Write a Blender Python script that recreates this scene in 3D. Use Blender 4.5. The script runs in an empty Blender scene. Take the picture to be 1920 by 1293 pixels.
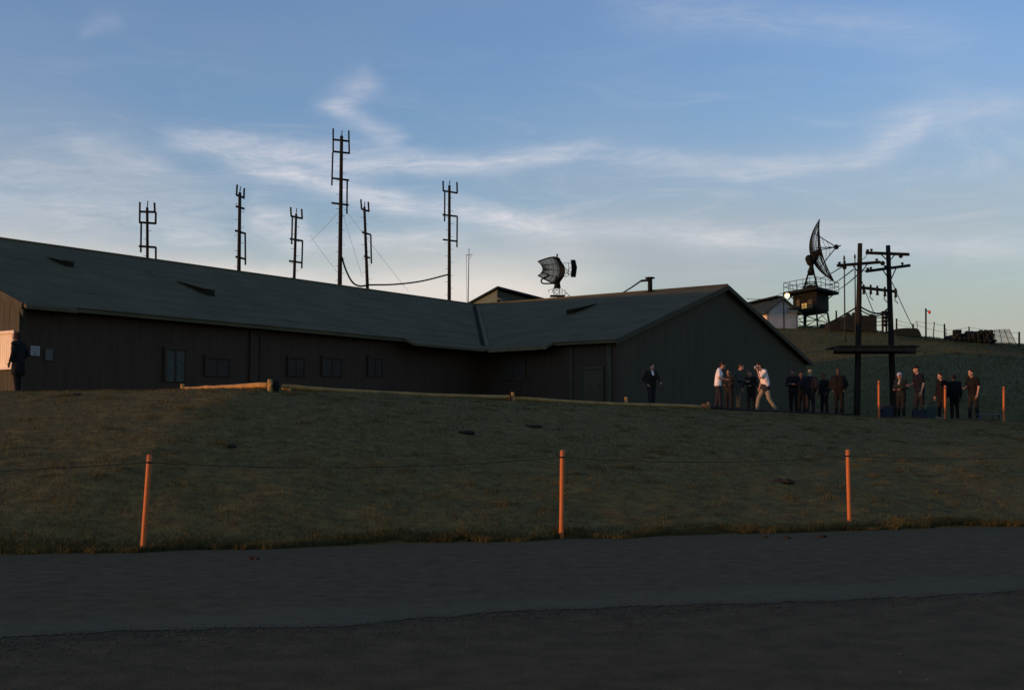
import bpy, bmesh, math, random
import numpy as np
from mathutils import Vector, Matrix

random.seed(7); RNG = np.random.default_rng(11)
SC = bpy.context.scene
COL = SC.collection
R = math.radians

# ------------------------------------------------------------------ camera
F, HOR, CH = 2183.0, 802.0, 1.5          # focal length and horizon row in pixels of a 1920 wide frame, eye height
TH = math.atan((HOR - 646.5) / F)
cam_d = bpy.data.cameras.new('camera'); cam = bpy.data.objects.new('camera', cam_d); COL.objects.link(cam)
cam_d.sensor_fit = 'HORIZONTAL'; cam_d.sensor_width = 36.0; cam_d.lens = 36.0 * F / 1920
cam_d.clip_start = 0.1; cam_d.clip_end = 9000
cam.location = (0, 0, CH); cam.rotation_euler = (math.pi / 2 + TH, 0, 0)
SC.camera = cam

# ------------------------------------------------------------------ light
SUN_EL = R(0.9)
SUN_H = Vector((-0.90, -0.43)).normalized()
SUN_DIR = Vector((SUN_H.x * math.cos(SUN_EL), SUN_H.y * math.cos(SUN_EL), math.sin(SUN_EL)))
EXPOSURE = 1.0
SKY_STRENGTH = 0.15
SUN_STRENGTH = 1.55
sun_d = bpy.data.lights.new('sun', 'SUN'); sun = bpy.data.objects.new('sun', sun_d); COL.objects.link(sun)
sun_d.energy = SUN_STRENGTH; sun_d.angle = R(0.5); sun_d.color = (1.0, 0.46, 0.20)
sun.rotation_euler = (-SUN_DIR).to_track_quat('-Z', 'Y').to_euler()
SC.view_settings.view_transform = 'Standard'; SC.view_settings.look = 'None'
SC.view_settings.gamma = 1.0; SC.view_settings.use_curve_mapping = False
SC.view_settings.exposure = EXPOSURE

# ------------------------------------------------------------------ sky
world = bpy.data.worlds.new('World'); SC.world = world; world.use_nodes = True
W = world.node_tree; W.nodes.clear()
def wn(t, **kw):
    n = W.nodes.new(t)
    for k, v in kw.items(): setattr(n, k, v)
    return n
def wl(a, b): W.links.new(a, b)
def wm(op, a, b=None, c=None, clamp=False):
    n = wn('ShaderNodeMath', operation=op, use_clamp=clamp)
    for i, v in enumerate((a, b, c)):
        if v is None: continue
        if isinstance(v, (int, float)): n.inputs[i].default_value = v
        else: wl(v, n.inputs[i])
    return n.outputs[0]
def wmix(fac, a, b, blend='MIX'):
    n = wn('ShaderNodeMix', data_type='RGBA', blend_type=blend)
    for i, v in ((0, fac), (6, a), (7, b)):
        if isinstance(v, (int, float)): n.inputs[i].default_value = v
        elif isinstance(v, tuple): n.inputs[i].default_value = (*v, 1)
        else: wl(v, n.inputs[i])
    return n.outputs[2]
sky = wn('ShaderNodeTexSky', sky_type='NISHITA'); sky.sun_disc = False
sky.sun_elevation = SUN_EL; sky.sun_rotation = math.atan2(SUN_DIR.x, SUN_DIR.y)
sky.altitude = 300; sky.air_density = 1.0; sky.dust_density = 0.6; sky.ozone_density = 1.0
geo = wn('ShaderNodeTexCoord')
sep = wn('ShaderNodeSeparateXYZ'); wl(geo.outputs['Generated'], sep.inputs[0])
AZ = wm('ARCTAN2', sep.outputs[0], sep.outputs[1])
EL = wm('ARCSINE', sep.outputs[2])
def azel(px, py):
    u, v = (px - 960) / F, (646.5 - py) / F
    y = math.cos(TH) - v * math.sin(TH); z = math.sin(TH) + v * math.cos(TH)
    return math.atan2(u, y), math.atan2(z, math.hypot(u, y))
pc = wn('ShaderNodeCombineXYZ'); wl(AZ, pc.inputs[0]); wl(EL, pc.inputs[1])
def wnoise(scale, sx, sy, detail, rough=0.6, off=0.0, dist=0.0):
    m = wn('ShaderNodeMapping'); m.inputs['Scale'].default_value = (sx, sy, 1); m.inputs['Location'].default_value = (off, off * 0.7, off)
    wl(pc.outputs[0], m.inputs[0])
    n = wn('ShaderNodeTexNoise'); n.inputs['Scale'].default_value = scale; n.inputs['Detail'].default_value = detail
    n.inputs['Roughness'].default_value = rough; n.inputs['Distortion'].default_value = dist
    wl(m.outputs[0], n.inputs['Vector']); return n.outputs['Fac']
w1 = wm('SUBTRACT', wnoise(9, 1, 2.2, 4, 0.6, 3.1), 0.5)
w2 = wm('SUBTRACT', wnoise(11, 1, 1.6, 4, 0.6, 8.7), 0.5)
PX = wm('ADD', AZ, wm('MULTIPLY', w1, 0.045)); PY = wm('ADD', EL, wm('MULTIPLY', w2, 0.024))
def streak(p0, p1, half, bend, amp, soft=0.18):
    (x0, y0), (x1, y1) = azel(*p0), azel(*p1)
    L = math.hypot(x1 - x0, y1 - y0); dx, dy = (x1 - x0) / L, (y1 - y0) / L
    qx, qy = wm('SUBTRACT', PX, x0), wm('SUBTRACT', PY, y0)
    t = wm('DIVIDE', wm('ADD', wm('MULTIPLY', qx, dx), wm('MULTIPLY', qy, dy)), L)
    d = wm('SUBTRACT', wm('MULTIPLY', qy, dx), wm('MULTIPLY', qx, dy))
    b = wm('MULTIPLY', wm('MULTIPLY', t, wm('SUBTRACT', 1.0, t)), 4 * bend / F)
    d = wm('SUBTRACT', d, b)
    g = wm('EXPONENT', wm('MULTIPLY', wm('MULTIPLY', d, d), -(F / (half * 0.82)) ** 2))
    e0 = wn('ShaderNodeMapRange', interpolation_type='SMOOTHSTEP'); wl(t, e0.inputs[0]); e0.inputs[1].default_value = -soft; e0.inputs[2].default_value = soft
    e1 = wn('ShaderNodeMapRange', interpolation_type='SMOOTHSTEP'); wl(t, e1.inputs[0]); e1.inputs[1].default_value = 1 + soft; e1.inputs[2].default_value = 1 - soft
    return wm('MULTIPLY', wm('MULTIPLY', g, wm('MULTIPLY', e0.outputs[0], e1.outputs[0])), amp)
STREAKS = [((330, 258), (640, 300), 24, 5, 0.40), ((440, 305), (740, 378), 26, 6, 0.54), ((620, 300), (1110, 272), 24, -15, 0.46),
           ((690, 380), (1060, 442), 26, 8, 0.36), ((620, 205), (700, 135), 34, 0, 0.22), ((595, 188), (750, 272), 24, 0, 0.22),
           ((1180, 288), (1600, 300), 22, -14, 0.26), ((1580, 300), (1730, 220), 27, -14, 0.26), ((1640, 238), (1930, 205), 28, 12, 0.20),
           ((465, 400), (580, 432), 38, 0, 0.45), ((540, 452), (860, 452), 26, 0, 0.36), ((120, 275), (310, 308), 34, 0, 0.20),
           ((880, 416), (1440, 456), 28, 10, 0.28), ((1300, 452), (1940, 472), 30, 12, 0.22), ((320, 436), (440, 445), 20, 0, 0.20),
           ((150, 62), (220, 40), 18, 0, 0.10), ((1180, 15), (1800, 60), 46, 0, 0.14), ((-100, 360), (420, 420), 80, 0, 0.26), ((420, 500), (960, 540), 24, 0, 0.20)]
acc = None
for s in STREAKS:
    v = streak(*s); acc = v if acc is None else wm('ADD', acc, v)
fib = wnoise(22, 1, 5.0, 8, 0.70, 1.3, 0.8)
fibm = wn('ShaderNodeMapRange'); wl(fib, fibm.inputs[0]); fibm.inputs[1].default_value = 0.28; fibm.inputs[2].default_value = 0.72; fibm.inputs[3].default_value = 0.35; fibm.inputs[4].default_value = 1.45
acc = wm('MULTIPLY', acc, fibm.outputs[0])
# fine fibrous cirrus in the middle of the sky
f2 = wnoise(7, 1, 4.5, 9, 0.66, 21.7, 1.2)
f2m = wn('ShaderNodeMapRange', interpolation_type='SMOOTHSTEP'); wl(f2, f2m.inputs[0]); f2m.inputs[1].default_value = 0.46; f2m.inputs[2].default_value = 0.74; f2m.inputs[3].default_value = 0.0; f2m.inputs[4].default_value = 0.20
e2 = wm('MULTIPLY', wm('SUBTRACT', EL, azel(960, 370)[1]), F / 170)
acc = wm('ADD', acc, wm('MULTIPLY', f2m.outputs[0], wm('EXPONENT', wm('MULTIPLY', wm('MULTIPLY', e2, e2), -1.0))))
# the thin cirrus sheet that goes on over the whole sky, thicker towards the horizon
veil = wnoise(2.6, 1, 3.4, 4, 0.5, 5.2, 0.2)
vm = wn('ShaderNodeMapRange', interpolation_type='SMOOTHSTEP'); wl(veil, vm.inputs[0]); vm.inputs[1].default_value = 0.30; vm.inputs[2].default_value = 0.72; vm.inputs[3].default_value = 0.25; vm.inputs[4].default_value = 1.0
hz = wn('ShaderNodeMapRange', interpolation_type='SMOOTHSTEP'); wl(wm('ABSOLUTE', EL), hz.inputs[0]); hz.inputs[1].default_value = 0.33; hz.inputs[2].default_value = 0.05; hz.inputs[3].default_value = 0.14; hz.inputs[4].default_value = 0.85
SKY_TINT = (0.86, 1.35, 2.46)
base = wmix(1.0, sky.outputs[0], SKY_TINT, 'MULTIPLY')
skyc = wmix(wm('MULTIPLY', vm.outputs[0], hz.outputs[0]), base, (1.52, 1.52, 1.60))      # veil
skyc = wmix(wm('MINIMUM', acc, 0.9), skyc, (2.65, 2.55, 2.66))                           # cirrus streaks
warm = None
for st_ in (((-150, 455), (500, 540), 50, 0, 0.50), ((330, 570), (1100, 555), 96, 0, 0.72)):
    v = streak(*st_); warm = v if warm is None else wm('ADD', warm, v)
skyc = wmix(wm('MINIMUM', warm, 0.8), skyc, (3.0, 2.66, 2.40))                          # low sunset-lit cloud
bg = wn('ShaderNodeBackground'); wl(skyc, bg.inputs[0]); bg.inputs[1].default_value = SKY_STRENGTH
wo = wn('ShaderNodeOutputWorld'); wl(bg.outputs[0], wo.inputs[0])
world.cycles.sampling_method = 'MANUAL'; world.cycles.sample_map_resolution = 256

# ------------------------------------------------------------------ helpers
def ray(px, py):
    u, v = (px - 960) / F, (646.5 - py) / F
    return Vector((u, math.cos(TH) - v * math.sin(TH), math.sin(TH) + v * math.cos(TH)))
def P(px, py, d):
    r = ray(px, py); return Vector((r.x * d / r.y, d, CH + r.z * d / r.y))
def on_plane(px, py, p0, n):
    r = ray(px, py); o = Vector((0, 0, CH)); t = (Vector(p0) - o).dot(n) / r.dot(n); return o + r * t
def V3(p, z): return Vector((p[0], p[1], z))

ORG = {}
def tag(o, label=None, cat=None, group=None, kind=None):
    if label: o['label'] = label
    if cat: o['category'] = cat
    if group: o['group'] = group
    if kind: o['kind'] = kind
    return o
def empty(name, loc, label=None, cat=None, group=None):
    o = bpy.data.objects.new(name, None); COL.objects.link(o); o.location = loc; o.empty_display_size = 0.3
    ORG[o.name] = Vector(loc); return tag(o, label, cat, group)
class MB:
    def __init__(s): s.v = []; s.f = []; s.M = None; s.sm = []
    def add(s, vs, fs, smooth=False):
        b = len(s.v)
        for p in vs:
            p = Vector(p); s.v.append(s.M @ p if s.M else p)
        for f in fs: s.f.append([b + i for i in f]); s.sm.append(smooth)
        return s
    def box(s, c, size, rot=None):
        c = Vector(c); hx, hy, hz = [k / 2 for k in size]
        vs = [Vector((x, y, z)) for x in (-hx, hx) for y in (-hy, hy) for z in (-hz, hz)]
        if rot is not None: vs = [rot @ p for p in vs]
        return s.add([c + p for p in vs], [(0, 1, 3, 2), (4, 6, 7, 5), (0, 4, 5, 1), (2, 3, 7, 6), (0, 2, 6, 4), (1, 5, 7, 3)])
    def beam(s, a, b, w, h, up=Vector((0, 0, 1))):
        a, b = Vector(a), Vector(b); d = (b - a).normalized()
        x = d.cross(up)
        if x.length < 1e-4: x = Vector((1, 0, 0))
        x.normalize(); y = x.cross(d)
        vs = [p + x * sx * w / 2 + y * sy * h / 2 for p in (a, b) for sx in (-1, 1) for sy in (-1, 1)]
        return s.add(vs, [(0, 1, 3, 2), (4, 6, 7, 5), (0, 4, 5, 1), (2, 3, 7, 6), (0, 2, 6, 4), (1, 5, 7, 3)])
    def tube(s, pts, r, n=6, caps=True):
        pts = [Vector(p) for p in pts]; k = len(pts)
        rs = r if isinstance(r, (list, tuple)) else [r] * k
        vs = []; fs = []; px = None
        for i, p in enumerate(pts):
            d = (pts[min(i + 1, k - 1)] - pts[max(i - 1, 0)]).normalized()
            if px is None:
                px = d.orthogonal().normalized()
            else:
                px = (px - d * px.dot(d))
                px = px.normalized() if px.length > 1e-6 else d.orthogonal().normalized()
            py = d.cross(px)
            for j in range(n):
                a = 2 * math.pi * j / n; vs.append(p + (px * math.cos(a) + py * math.sin(a)) * rs[i])
        for i in range(k - 1):
            for j in range(n):
                j2 = (j + 1) % n; fs.append((i * n + j, i * n + j2, (i + 1) * n + j2, (i + 1) * n + j))
        s.add(vs, fs, n > 5)
        if caps:
            b = len(s.v) - k * n
            s.f.append([b + j for j in range(n)][::-1]); s.sm.append(False)
            s.f.append([b + (k - 1) * n + j for j in range(n)]); s.sm.append(False)
        return s
    def poly(s, pts, off):
        """closed prism: polygon pts pushed by vector off"""
        pts = [Vector(p) for p in pts]; n = len(pts); off = Vector(off)
        return s.add(pts + [p + off for p in pts], [list(range(n)), list(range(n, 2 * n))[::-1]] + [(i, i + n, (i + 1) % n + n, (i + 1) % n) for i in range(n)])
    def capsule(s, a, b, r0, r1, n=10, m=3):
        a, b = Vector(a), Vector(b); d = b - a
        d = d.normalized() if d.length > 1e-6 else Vector((0, 0, 1))
        pts, rs = [], []
        for i in range(m): 
            t = math.pi / 2 * (1 - i / m); pts.append(a - d * r0 * math.sin(t)); rs.append(max(r0 * math.cos(t), r0 * 0.05))
        pts += [a, b]; rs += [r0, r1]
        for i in range(1, m + 1):
            t = math.pi / 2 * i / m; pts.append(b + d * r1 * math.sin(t)); rs.append(max(r1 * math.cos(t), r1 * 0.05))
        return s.tube(pts, rs, n)
    def ball(s, c, rx, ry=None, rz=None, n=10, m=6):
        ry = ry or rx; rz = rz or rx; c = Vector(c); vs = []; fs = []
        for i in range(m + 1):
            t = math.pi * i / m
            for j in range(n):
                a = 2 * math.pi * j / n; vs.append(c + Vector((rx * max(math.sin(t), .02) * math.cos(a), ry * max(math.sin(t), .02) * math.sin(a), rz * math.cos(t))))
        for i in range(m):
            for j in range(n): fs.append((i * n + j, i * n + (j + 1) % n, (i + 1) * n + (j + 1) % n, (i + 1) * n + j))
        fs.append(list(range(n))); fs.append([m * n + j for j in range(n)][::-1])
        return s.add(vs, fs, True)
    def mesh(s, name, org=Vector((0, 0, 0))):
        me = bpy.data.meshes.new(name); me.from_pydata([tuple(p - org) for p in s.v], [], s.f)
        me.polygons.foreach_set('use_smooth', s.sm)
        bm = bmesh.new(); bm.from_mesh(me); bmesh.ops.recalc_face_normals(bm, faces=bm.faces); bm.to_mesh(me); bm.free()
        me.update(); return me
    def build(s, name, mat, parent=None, base=None):
        org = ORG[parent.name] if parent else Vector(base if base is not None else (0, 0, 0))
        o = bpy.data.objects.new(name, s.mesh(name, org)); COL.objects.link(o); ORG[o.name] = org.copy()
        if mat: o.data.materials.append(mat)
        if parent: o.parent = parent
        else: o.location = org
        return o

# ------------------------------------------------------------------ materials
MATS = {}
def material(name, col, rough=0.85, var=0.25, scale=4.0, bump=0.0, bscale=30.0, col2=None, stretch=(1, 1, 1), metal=0.0, spec=0.3, emit=None, estr=0.0, alpha=None):
    m = bpy.data.materials.new(name); m.use_nodes = True; T = m.node_tree; b = T.nodes['Principled BSDF']
    b.inputs['Roughness'].default_value = rough; b.inputs['Metallic'].default_value = metal; b.inputs['Specular IOR Level'].default_value = spec
    tc = T.nodes.new('ShaderNodeTexCoord'); mp = T.nodes.new('ShaderNodeMapping'); mp.inputs['Scale'].default_value = stretch
    T.links.new(tc.outputs['Object'], mp.inputs[0])
    nz = T.nodes.new('ShaderNodeTexNoise'); nz.inputs['Scale'].default_value = scale; nz.inputs['Detail'].default_value = 6; nz.inputs['Roughness'].default_value = 0.65
    T.links.new(mp.outputs[0], nz.inputs['Vector'])
    mr = T.nodes.new('ShaderNodeMapRange'); mr.inputs[1].default_value = 0.3; mr.inputs[2].default_value = 0.7; T.links.new(nz.outputs['Fac'], mr.inputs[0])
    mx = T.nodes.new('ShaderNodeMix'); mx.data_type = 'RGBA'; T.links.new(mr.outputs[0], mx.inputs[0])
    lo = tuple(c * (1 - var) for c in col); hi = tuple(min(c * (1 + var), 1) for c in (col2 or col))
    mx.inputs[6].default_value = (*lo, 1); mx.inputs[7].default_value = (*hi, 1)
    T.links.new(mx.outputs[2], b.inputs['Base Color'])
    if bump:
        n2 = T.nodes.new('ShaderNodeTexNoise'); n2.inputs['Scale'].default_value = bscale; n2.inputs['Detail'].default_value = 5; T.links.new(mp.outputs[0], n2.inputs['Vector'])
        bp = T.nodes.new('ShaderNodeBump'); bp.inputs['Strength'].default_value = bump; bp.inputs['Distance'].default_value = 0.03
        T.links.new(n2.outputs['Fac'], bp.inputs['Height']); T.links.new(bp.outputs[0], b.inputs['Normal'])
    if emit: b.inputs['Emission Color'].default_value = (*emit, 1); b.inputs['Emission Strength'].default_value = estr
    MATS[name] = m; return m
m_grass = material('lawn', (0.112, 0.070, 0.025), 0.95, 0.36, 4.5, 1.0, 26, col2=(0.136, 0.098, 0.028), spec=0.1)
m_blade = material('grass_blade', (0.080, 0.060, 0.023), 0.9, 0.45, 1.5, col2=(0.084, 0.074, 0.025), spec=0.1)
m_road = material('worn_asphalt', (0.108, 0.088, 0.048), 0.95, 0.28, 5.0, 1.0, 70, stretch=(1, 1, 1), spec=0.04)
m_dirt = material('dark_gravel', (0.090, 0.062, 0.029), 0.95, 0.35, 3.0, 1.0, 45, spec=0.1)
m_roof = material('roofing_felt', (0.094, 0.082, 0.045), 0.9, 0.20, 0.7, 0.3, 18, spec=0.08)
m_tealroof = material('dark_teal_roofing', (0.028, 0.042, 0.038), 0.9, 0.2, 1.2, spec=0.08)
m_wall = material('dark_stained_boards', (0.058, 0.040, 0.027), 0.8, 0.16, 1.2, 0.2, 14, stretch=(6, 6, 0.5), spec=0.15)
m_gable = material('dark_green_boards', (0.062, 0.056, 0.034), 0.85, 0.14, 1.0, 0.2, 14, stretch=(5, 5, 0.5), spec=0.15)
m_plank = material('brown_wood', (0.060, 0.056, 0.036), 0.8, 0.35, 1.6, 0.3, 12, stretch=(8, 8, 0.6), spec=0.2)
m_trim = material('pale_trim', (0.74, 0.62, 0.48), 0.6, 0.12, 6)
m_curtain = material('drawn_curtain', (0.85, 0.72, 0.52), 0.9, 0.2, 3, stretch=(9, 9, 0.4))
m_glass = material('dark_glass', (0.03, 0.035, 0.04), 0.08, 0.1, 3, spec=0.6)
m_dimpane = material('dim_matte_pane', (0.046, 0.038, 0.029), 0.9, 0.2, 3)  # matte dark panes that keep reflections out; any shutters are made up
m_flash = material('zinc_flashing', (0.125, 0.105, 0.058), 0.9, 0.2, 3, spec=0.05)
m_channel = material('tarred_channel', (0.024, 0.022, 0.015), 0.95, 0.2, 3, spec=0.02)
m_creo = material('creosoted_pole', (0.018, 0.016, 0.013), 0.9, 0.3, 2.0, 0.4, 20, stretch=(6, 6, 0.5), spec=0.1)
m_deck = material('old_deck_timber', (0.040, 0.034, 0.024), 0.9, 0.3, 3, spec=0.1)
m_arm = material('weathered_crossarm', (0.016, 0.014, 0.012), 0.9, 0.3, 3, spec=0.1)
m_steel = material('dark_painted_steel', (0.009, 0.011, 0.009), 0.8, 0.2, 5, spec=0.1)
m_grey = material('grey_steel', (0.035, 0.036, 0.035), 0.7, 0.2, 5)
m_orange = material('orange_paint', (0.45, 0.130, 0.030), 0.6, 0.15, 5, 0.15, 30)
m_yel = material('faded_yellow_paint', (0.33, 0.19, 0.05), 0.75, 0.3, 2.5, 0.3, 20)
m_wire = material('wire', (0.012, 0.011, 0.010), 0.7, 0.1, 5)
m_pale = material('pale_green_wall', (0.085, 0.115, 0.085), 0.8, 0.15, 1.5)
m_white = material('white_weathered_wall', (0.33, 0.35, 0.35), 0.8, 0.15, 1.5)
m_door = material('pale_blue_door', (0.058, 0.066, 0.055), 0.7, 0.2, 3)
m_sign = material('white_sign', (0.30, 0.31, 0.30), 0.6, 0.06, 4)
m_sign2 = material('grey_green_sign', (0.085, 0.095, 0.08), 0.6, 0.1, 4)
m_mark = material('sign_print', (0.05, 0.05, 0.05), 0.7, 0.1, 5)
m_grav = material('gravel_stone', (0.045, 0.036, 0.022), 0.95, 0.5, 30)
m_clod = material('dark_soil', (0.020, 0.016, 0.010), 0.95, 0.3, 8)
m_lamp = material('lit_bulb', (1, 0.85, 0.55), 0.5, 0.0, 1, emit=(1.0, 0.72, 0.34), estr=0.8)
m_glowpane = material('glowing_pane', (0.4, 0.3, 0.1), 0.5, 0.1, 3, emit=(1.0, 0.62, 0.14), estr=0.10)  # dull yellow glow put into the pane as weak emission
m_red = material('red_lamp_glass', (0.6, 0.05, 0.03), 0.4, 0.1, 3)
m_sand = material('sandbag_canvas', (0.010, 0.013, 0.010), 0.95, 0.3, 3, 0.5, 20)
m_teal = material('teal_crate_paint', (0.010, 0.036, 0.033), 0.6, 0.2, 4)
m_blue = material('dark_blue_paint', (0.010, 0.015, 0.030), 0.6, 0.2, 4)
m_carton = material('pale_carton', (0.14, 0.14, 0.11), 0.85, 0.2, 4)
m_bench = material('grey_plank', (0.085, 0.095, 0.10), 0.8, 0.2, 4)
m_skin = material('skin', (0.42, 0.23, 0.15), 0.6, 0.08, 8)
m_eye = material('eye', (0.02, 0.015, 0.012), 0.3, 0.0, 4)

def hill_green_shade(m, green):
    """the hillside beyond the camp carries greener grass than the dry bank, its colour also darkened to mute sunlit brown"""
    T = m.node_tree; b = T.nodes['Principled BSDF']; src = b.inputs['Base Color'].links[0].from_socket
    g = T.nodes.new('ShaderNodeNewGeometry'); sp = T.nodes.new('ShaderNodeSeparateXYZ'); T.links.new(g.outputs['Position'], sp.inputs[0])
    mr = T.nodes.new('ShaderNodeMapRange'); mr.inputs[1].default_value = 40; mr.inputs[2].default_value = 52; T.links.new(sp.outputs[1], mr.inputs[0])
    mx = T.nodes.new('ShaderNodeMix'); mx.data_type = 'RGBA'; mx.blend_type = 'MULTIPLY'; mx.inputs[7].default_value = (*green, 1)
    T.links.new(mr.outputs[0], mx.inputs[0]); T.links.new(src, mx.inputs[6]); T.links.new(mx.outputs[2], b.inputs['Base Color'])
hill_green_shade(m_grass, (0.70, 0.86, 0.90)); hill_green_shade(m_blade, (0.70, 0.86, 0.90))
# ------------------------------------------------------------------ terrain
def gpt(px, py): return P(px, py, 1) if False else (lambda r: (r.x * -CH / r.z, r.y * -CH / r.z))(ray(px, py))
RA, RB = gpt(0, 1042), gpt(1920, 986)            # far road edge
rd = Vector((RB[0] - RA[0], RB[1] - RA[1])).normalized(); rn = Vector((-rd.y, rd.x))
S_FAR = rn.x * RA[0] + rn.y * RA[1]
NA, NB = gpt(0, 1204), gpt(1920, 1100)
S_NEAR = 0.5 * (rn.x * NA[0] + rn.y * NA[1] + rn.x * NB[0] + rn.y * NB[1])
CREST = [(-300, 737, 32), (0, 736, 31), (300, 733, 29), (500, 728, 28), (700, 736, 30), (960, 751, 34), (1325, 768, 40), (1600, 780, 41), (1900, 791, 41), (2400, 806, 41)]
cr = [P(*c) for c in CREST]; CX = np.array([p.x for p in cr]); CY = np.array([p.y for p in cr]); CZ = np.array([p.z for p in cr])
TOP = [(-10, 14.0), (6, 13.8), (26, 12.0)] + [(P(px, py, 118).x, P(px, py, 118).z) for px, py in ((1500, 611), (1600, 614), (1700, 627), (1750, 633), (1800, 640), (1920, 644))] + [(80, 8.5), (200, 6)]
TX, TZ = np.array([t[0] for t in TOP]), np.array([t[1] for t in TOP])
order = np.argsort(TX); TX, TZ = TX[order], TZ[order]
_perm = RNG.random((64, 64))
def vnoise(x, y):
    xi = np.floor(x).astype(int); yi = np.floor(y).astype(int); fx = x - xi; fy = y - yi
    fx = fx * fx * (3 - 2 * fx); fy = fy * fy * (3 - 2 * fy)
    g = lambda a, b: _perm[a % 64, b % 64]
    return (g(xi, yi) * (1 - fx) + g(xi + 1, yi) * fx) * (1 - fy) + (g(xi, yi + 1) * (1 - fx) + g(xi + 1, yi + 1) * fx) * fy
def sstep(t): t = np.clip(t, 0, 1); return t * t * (3 - 2 * t)
def terrain(x, y):
    x = np.asarray(x, float); y = np.asarray(y, float)
    yc = np.interp(x, CX, CY); zc = np.interp(x, CX, CZ)
    yr = (S_FAR + 0.1 - rn.x * x) / rn.y
    t = np.clip((y - yr) / (yc - yr), 0, 1)
    z = zc * (1 - (1 - t) ** 1.55)
    zb = np.interp(x, [-30, -3, 3, 9, 15, 22, 60], [2.52, 2.45, 2.3, 2.05, 1.82, 1.66, 1.5])
    z = np.where(y > yc, zc + (zb - zc) * sstep((y - yc) / 5), z)
    zt = np.interp(x, TX, TZ); ys = np.interp(x, [-30, 0, 12, 19, 26, 40], [82, 80, 68, 60, 47, 45])
    th = np.clip((y - ys) / (118 - ys), 0, 1)
    z = z + (zt - zb) * (th ** 1.08)
    z = z - np.clip(y - 121, 0, 500) * 0.03
    rough = (vnoise(x * 0.9, y * 0.9) - 0.5) * 0.05 + (vnoise(x * 3.1 + 9, y * 3.1) - 0.5) * 0.035 + (vnoise(x * 7 + 3, y * 7) - 0.5) * 0.03
    hill = (vnoise(x * 0.25, y * 0.25) - 0.5) * 0.35 * np.clip(th * 4, 0, 1) * np.clip((1.02 - th) * 8, 0.25, 1)
    fade = np.clip((y - yr - 0.1) / 1.0, 0, 1) * np.clip((260 - y) / 40, 0, 1)
    return np.maximum(z, -8) + (rough + hill) * fade
def tz(x, y): return float(terrain(np.array([x]), np.array([y]))[0])
def axis(parts):
    a = []
    for lo, hi, st in parts: a += list(np.arange(lo, hi, st))
    return np.array(a)
gx = axis([(-3000, -200, 200), (-200, -50, 10), (-50, -18, 1.5), (-18, 22, 0.18), (22, 62, 0.8), (62, 200, 10), (200, 3200, 200)])
gy = axis([(-600, -20, 40), (-20, 12, 2), (12, 44, 0.18), (44, 125, 0.7), (125, 300, 8), (300, 4200, 150)])
def grid_obj(name, xs, ys, zf, mat):
    X, Y = np.meshgrid(xs, ys); Z = zf(X, Y); nx, ny = len(xs), len(ys)
    me = bpy.data.meshes.new(name)
    idx = np.arange(nx * ny).reshape(ny, nx)
    q = np.stack([idx[:-1, :-1], idx[:-1, 1:], idx[1:, 1:], idx[1:, :-1]], -1).reshape(-1, 4)
    me.vertices.add(nx * ny); me.vertices.foreach_set('co', np.stack([X, Y, Z], -1).astype(np.float32).ravel())
    me.loops.add(q.size); me.loops.foreach_set('vertex_index', q.ravel().astype(np.int32))
    me.polygons.add(len(q)); me.polygons.foreach_set('loop_start', np.arange(0, q.size, 4, dtype=np.int32)); me.polygons.foreach_set('loop_total', np.full(len(q), 4, np.int32))
    me.polygons.foreach_set('use_smooth', np.ones(len(q), bool)); me.update(calc_edges=True)
    o = bpy.data.objects.new(name, me); COL.objects.link(o); me.materials.append(mat); return o
g = grid_obj('ground', gx, gy, terrain, m_grass); tag(g, 'dark grassy slope rising from the road to the hilltop', None, None, 'structure')
def strip(name, s0, s1, z, mat, label, n=260, wob0=0.0, wob1=0.0, l0=-80, l1=80):
    mb = MB(); t = np.linspace(l0, l1, n); k = 14
    a = (vnoise(t * 0.8, t * 0 + 1.5) - 0.5) * wob0 + (vnoise(t * 4, t * 0 + 7.5) - 0.5) * wob0 * 0.4
    b = (vnoise(t * 0.8, t * 0 + 4.5) - 0.5) * wob1 + (vnoise(t * 4, t * 0 + 2.5) - 0.5) * wob1 * 0.4
    vs = []
    for i in range(n):
        for j in range(k + 1):
            s = (s0 + a[i]) + ((s1 + b[i]) - (s0 + a[i])) * j / k
            p = rd * t[i] + rn * s
            crown = -0.0045 if j in (0, k) else 0.02 * math.sin(math.pi * j / k)
            vs.append((p.x, p.y, z + crown))
    fs = [(i * (k + 1) + j, (i + 1) * (k + 1) + j, (i + 1) * (k + 1) + j + 1, i * (k + 1) + j + 1) for i in range(n - 1) for j in range(k)]
    mb.add(vs, fs, True); o = mb.build(name, mat); return tag(o, label, None, None, 'structure')
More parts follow.
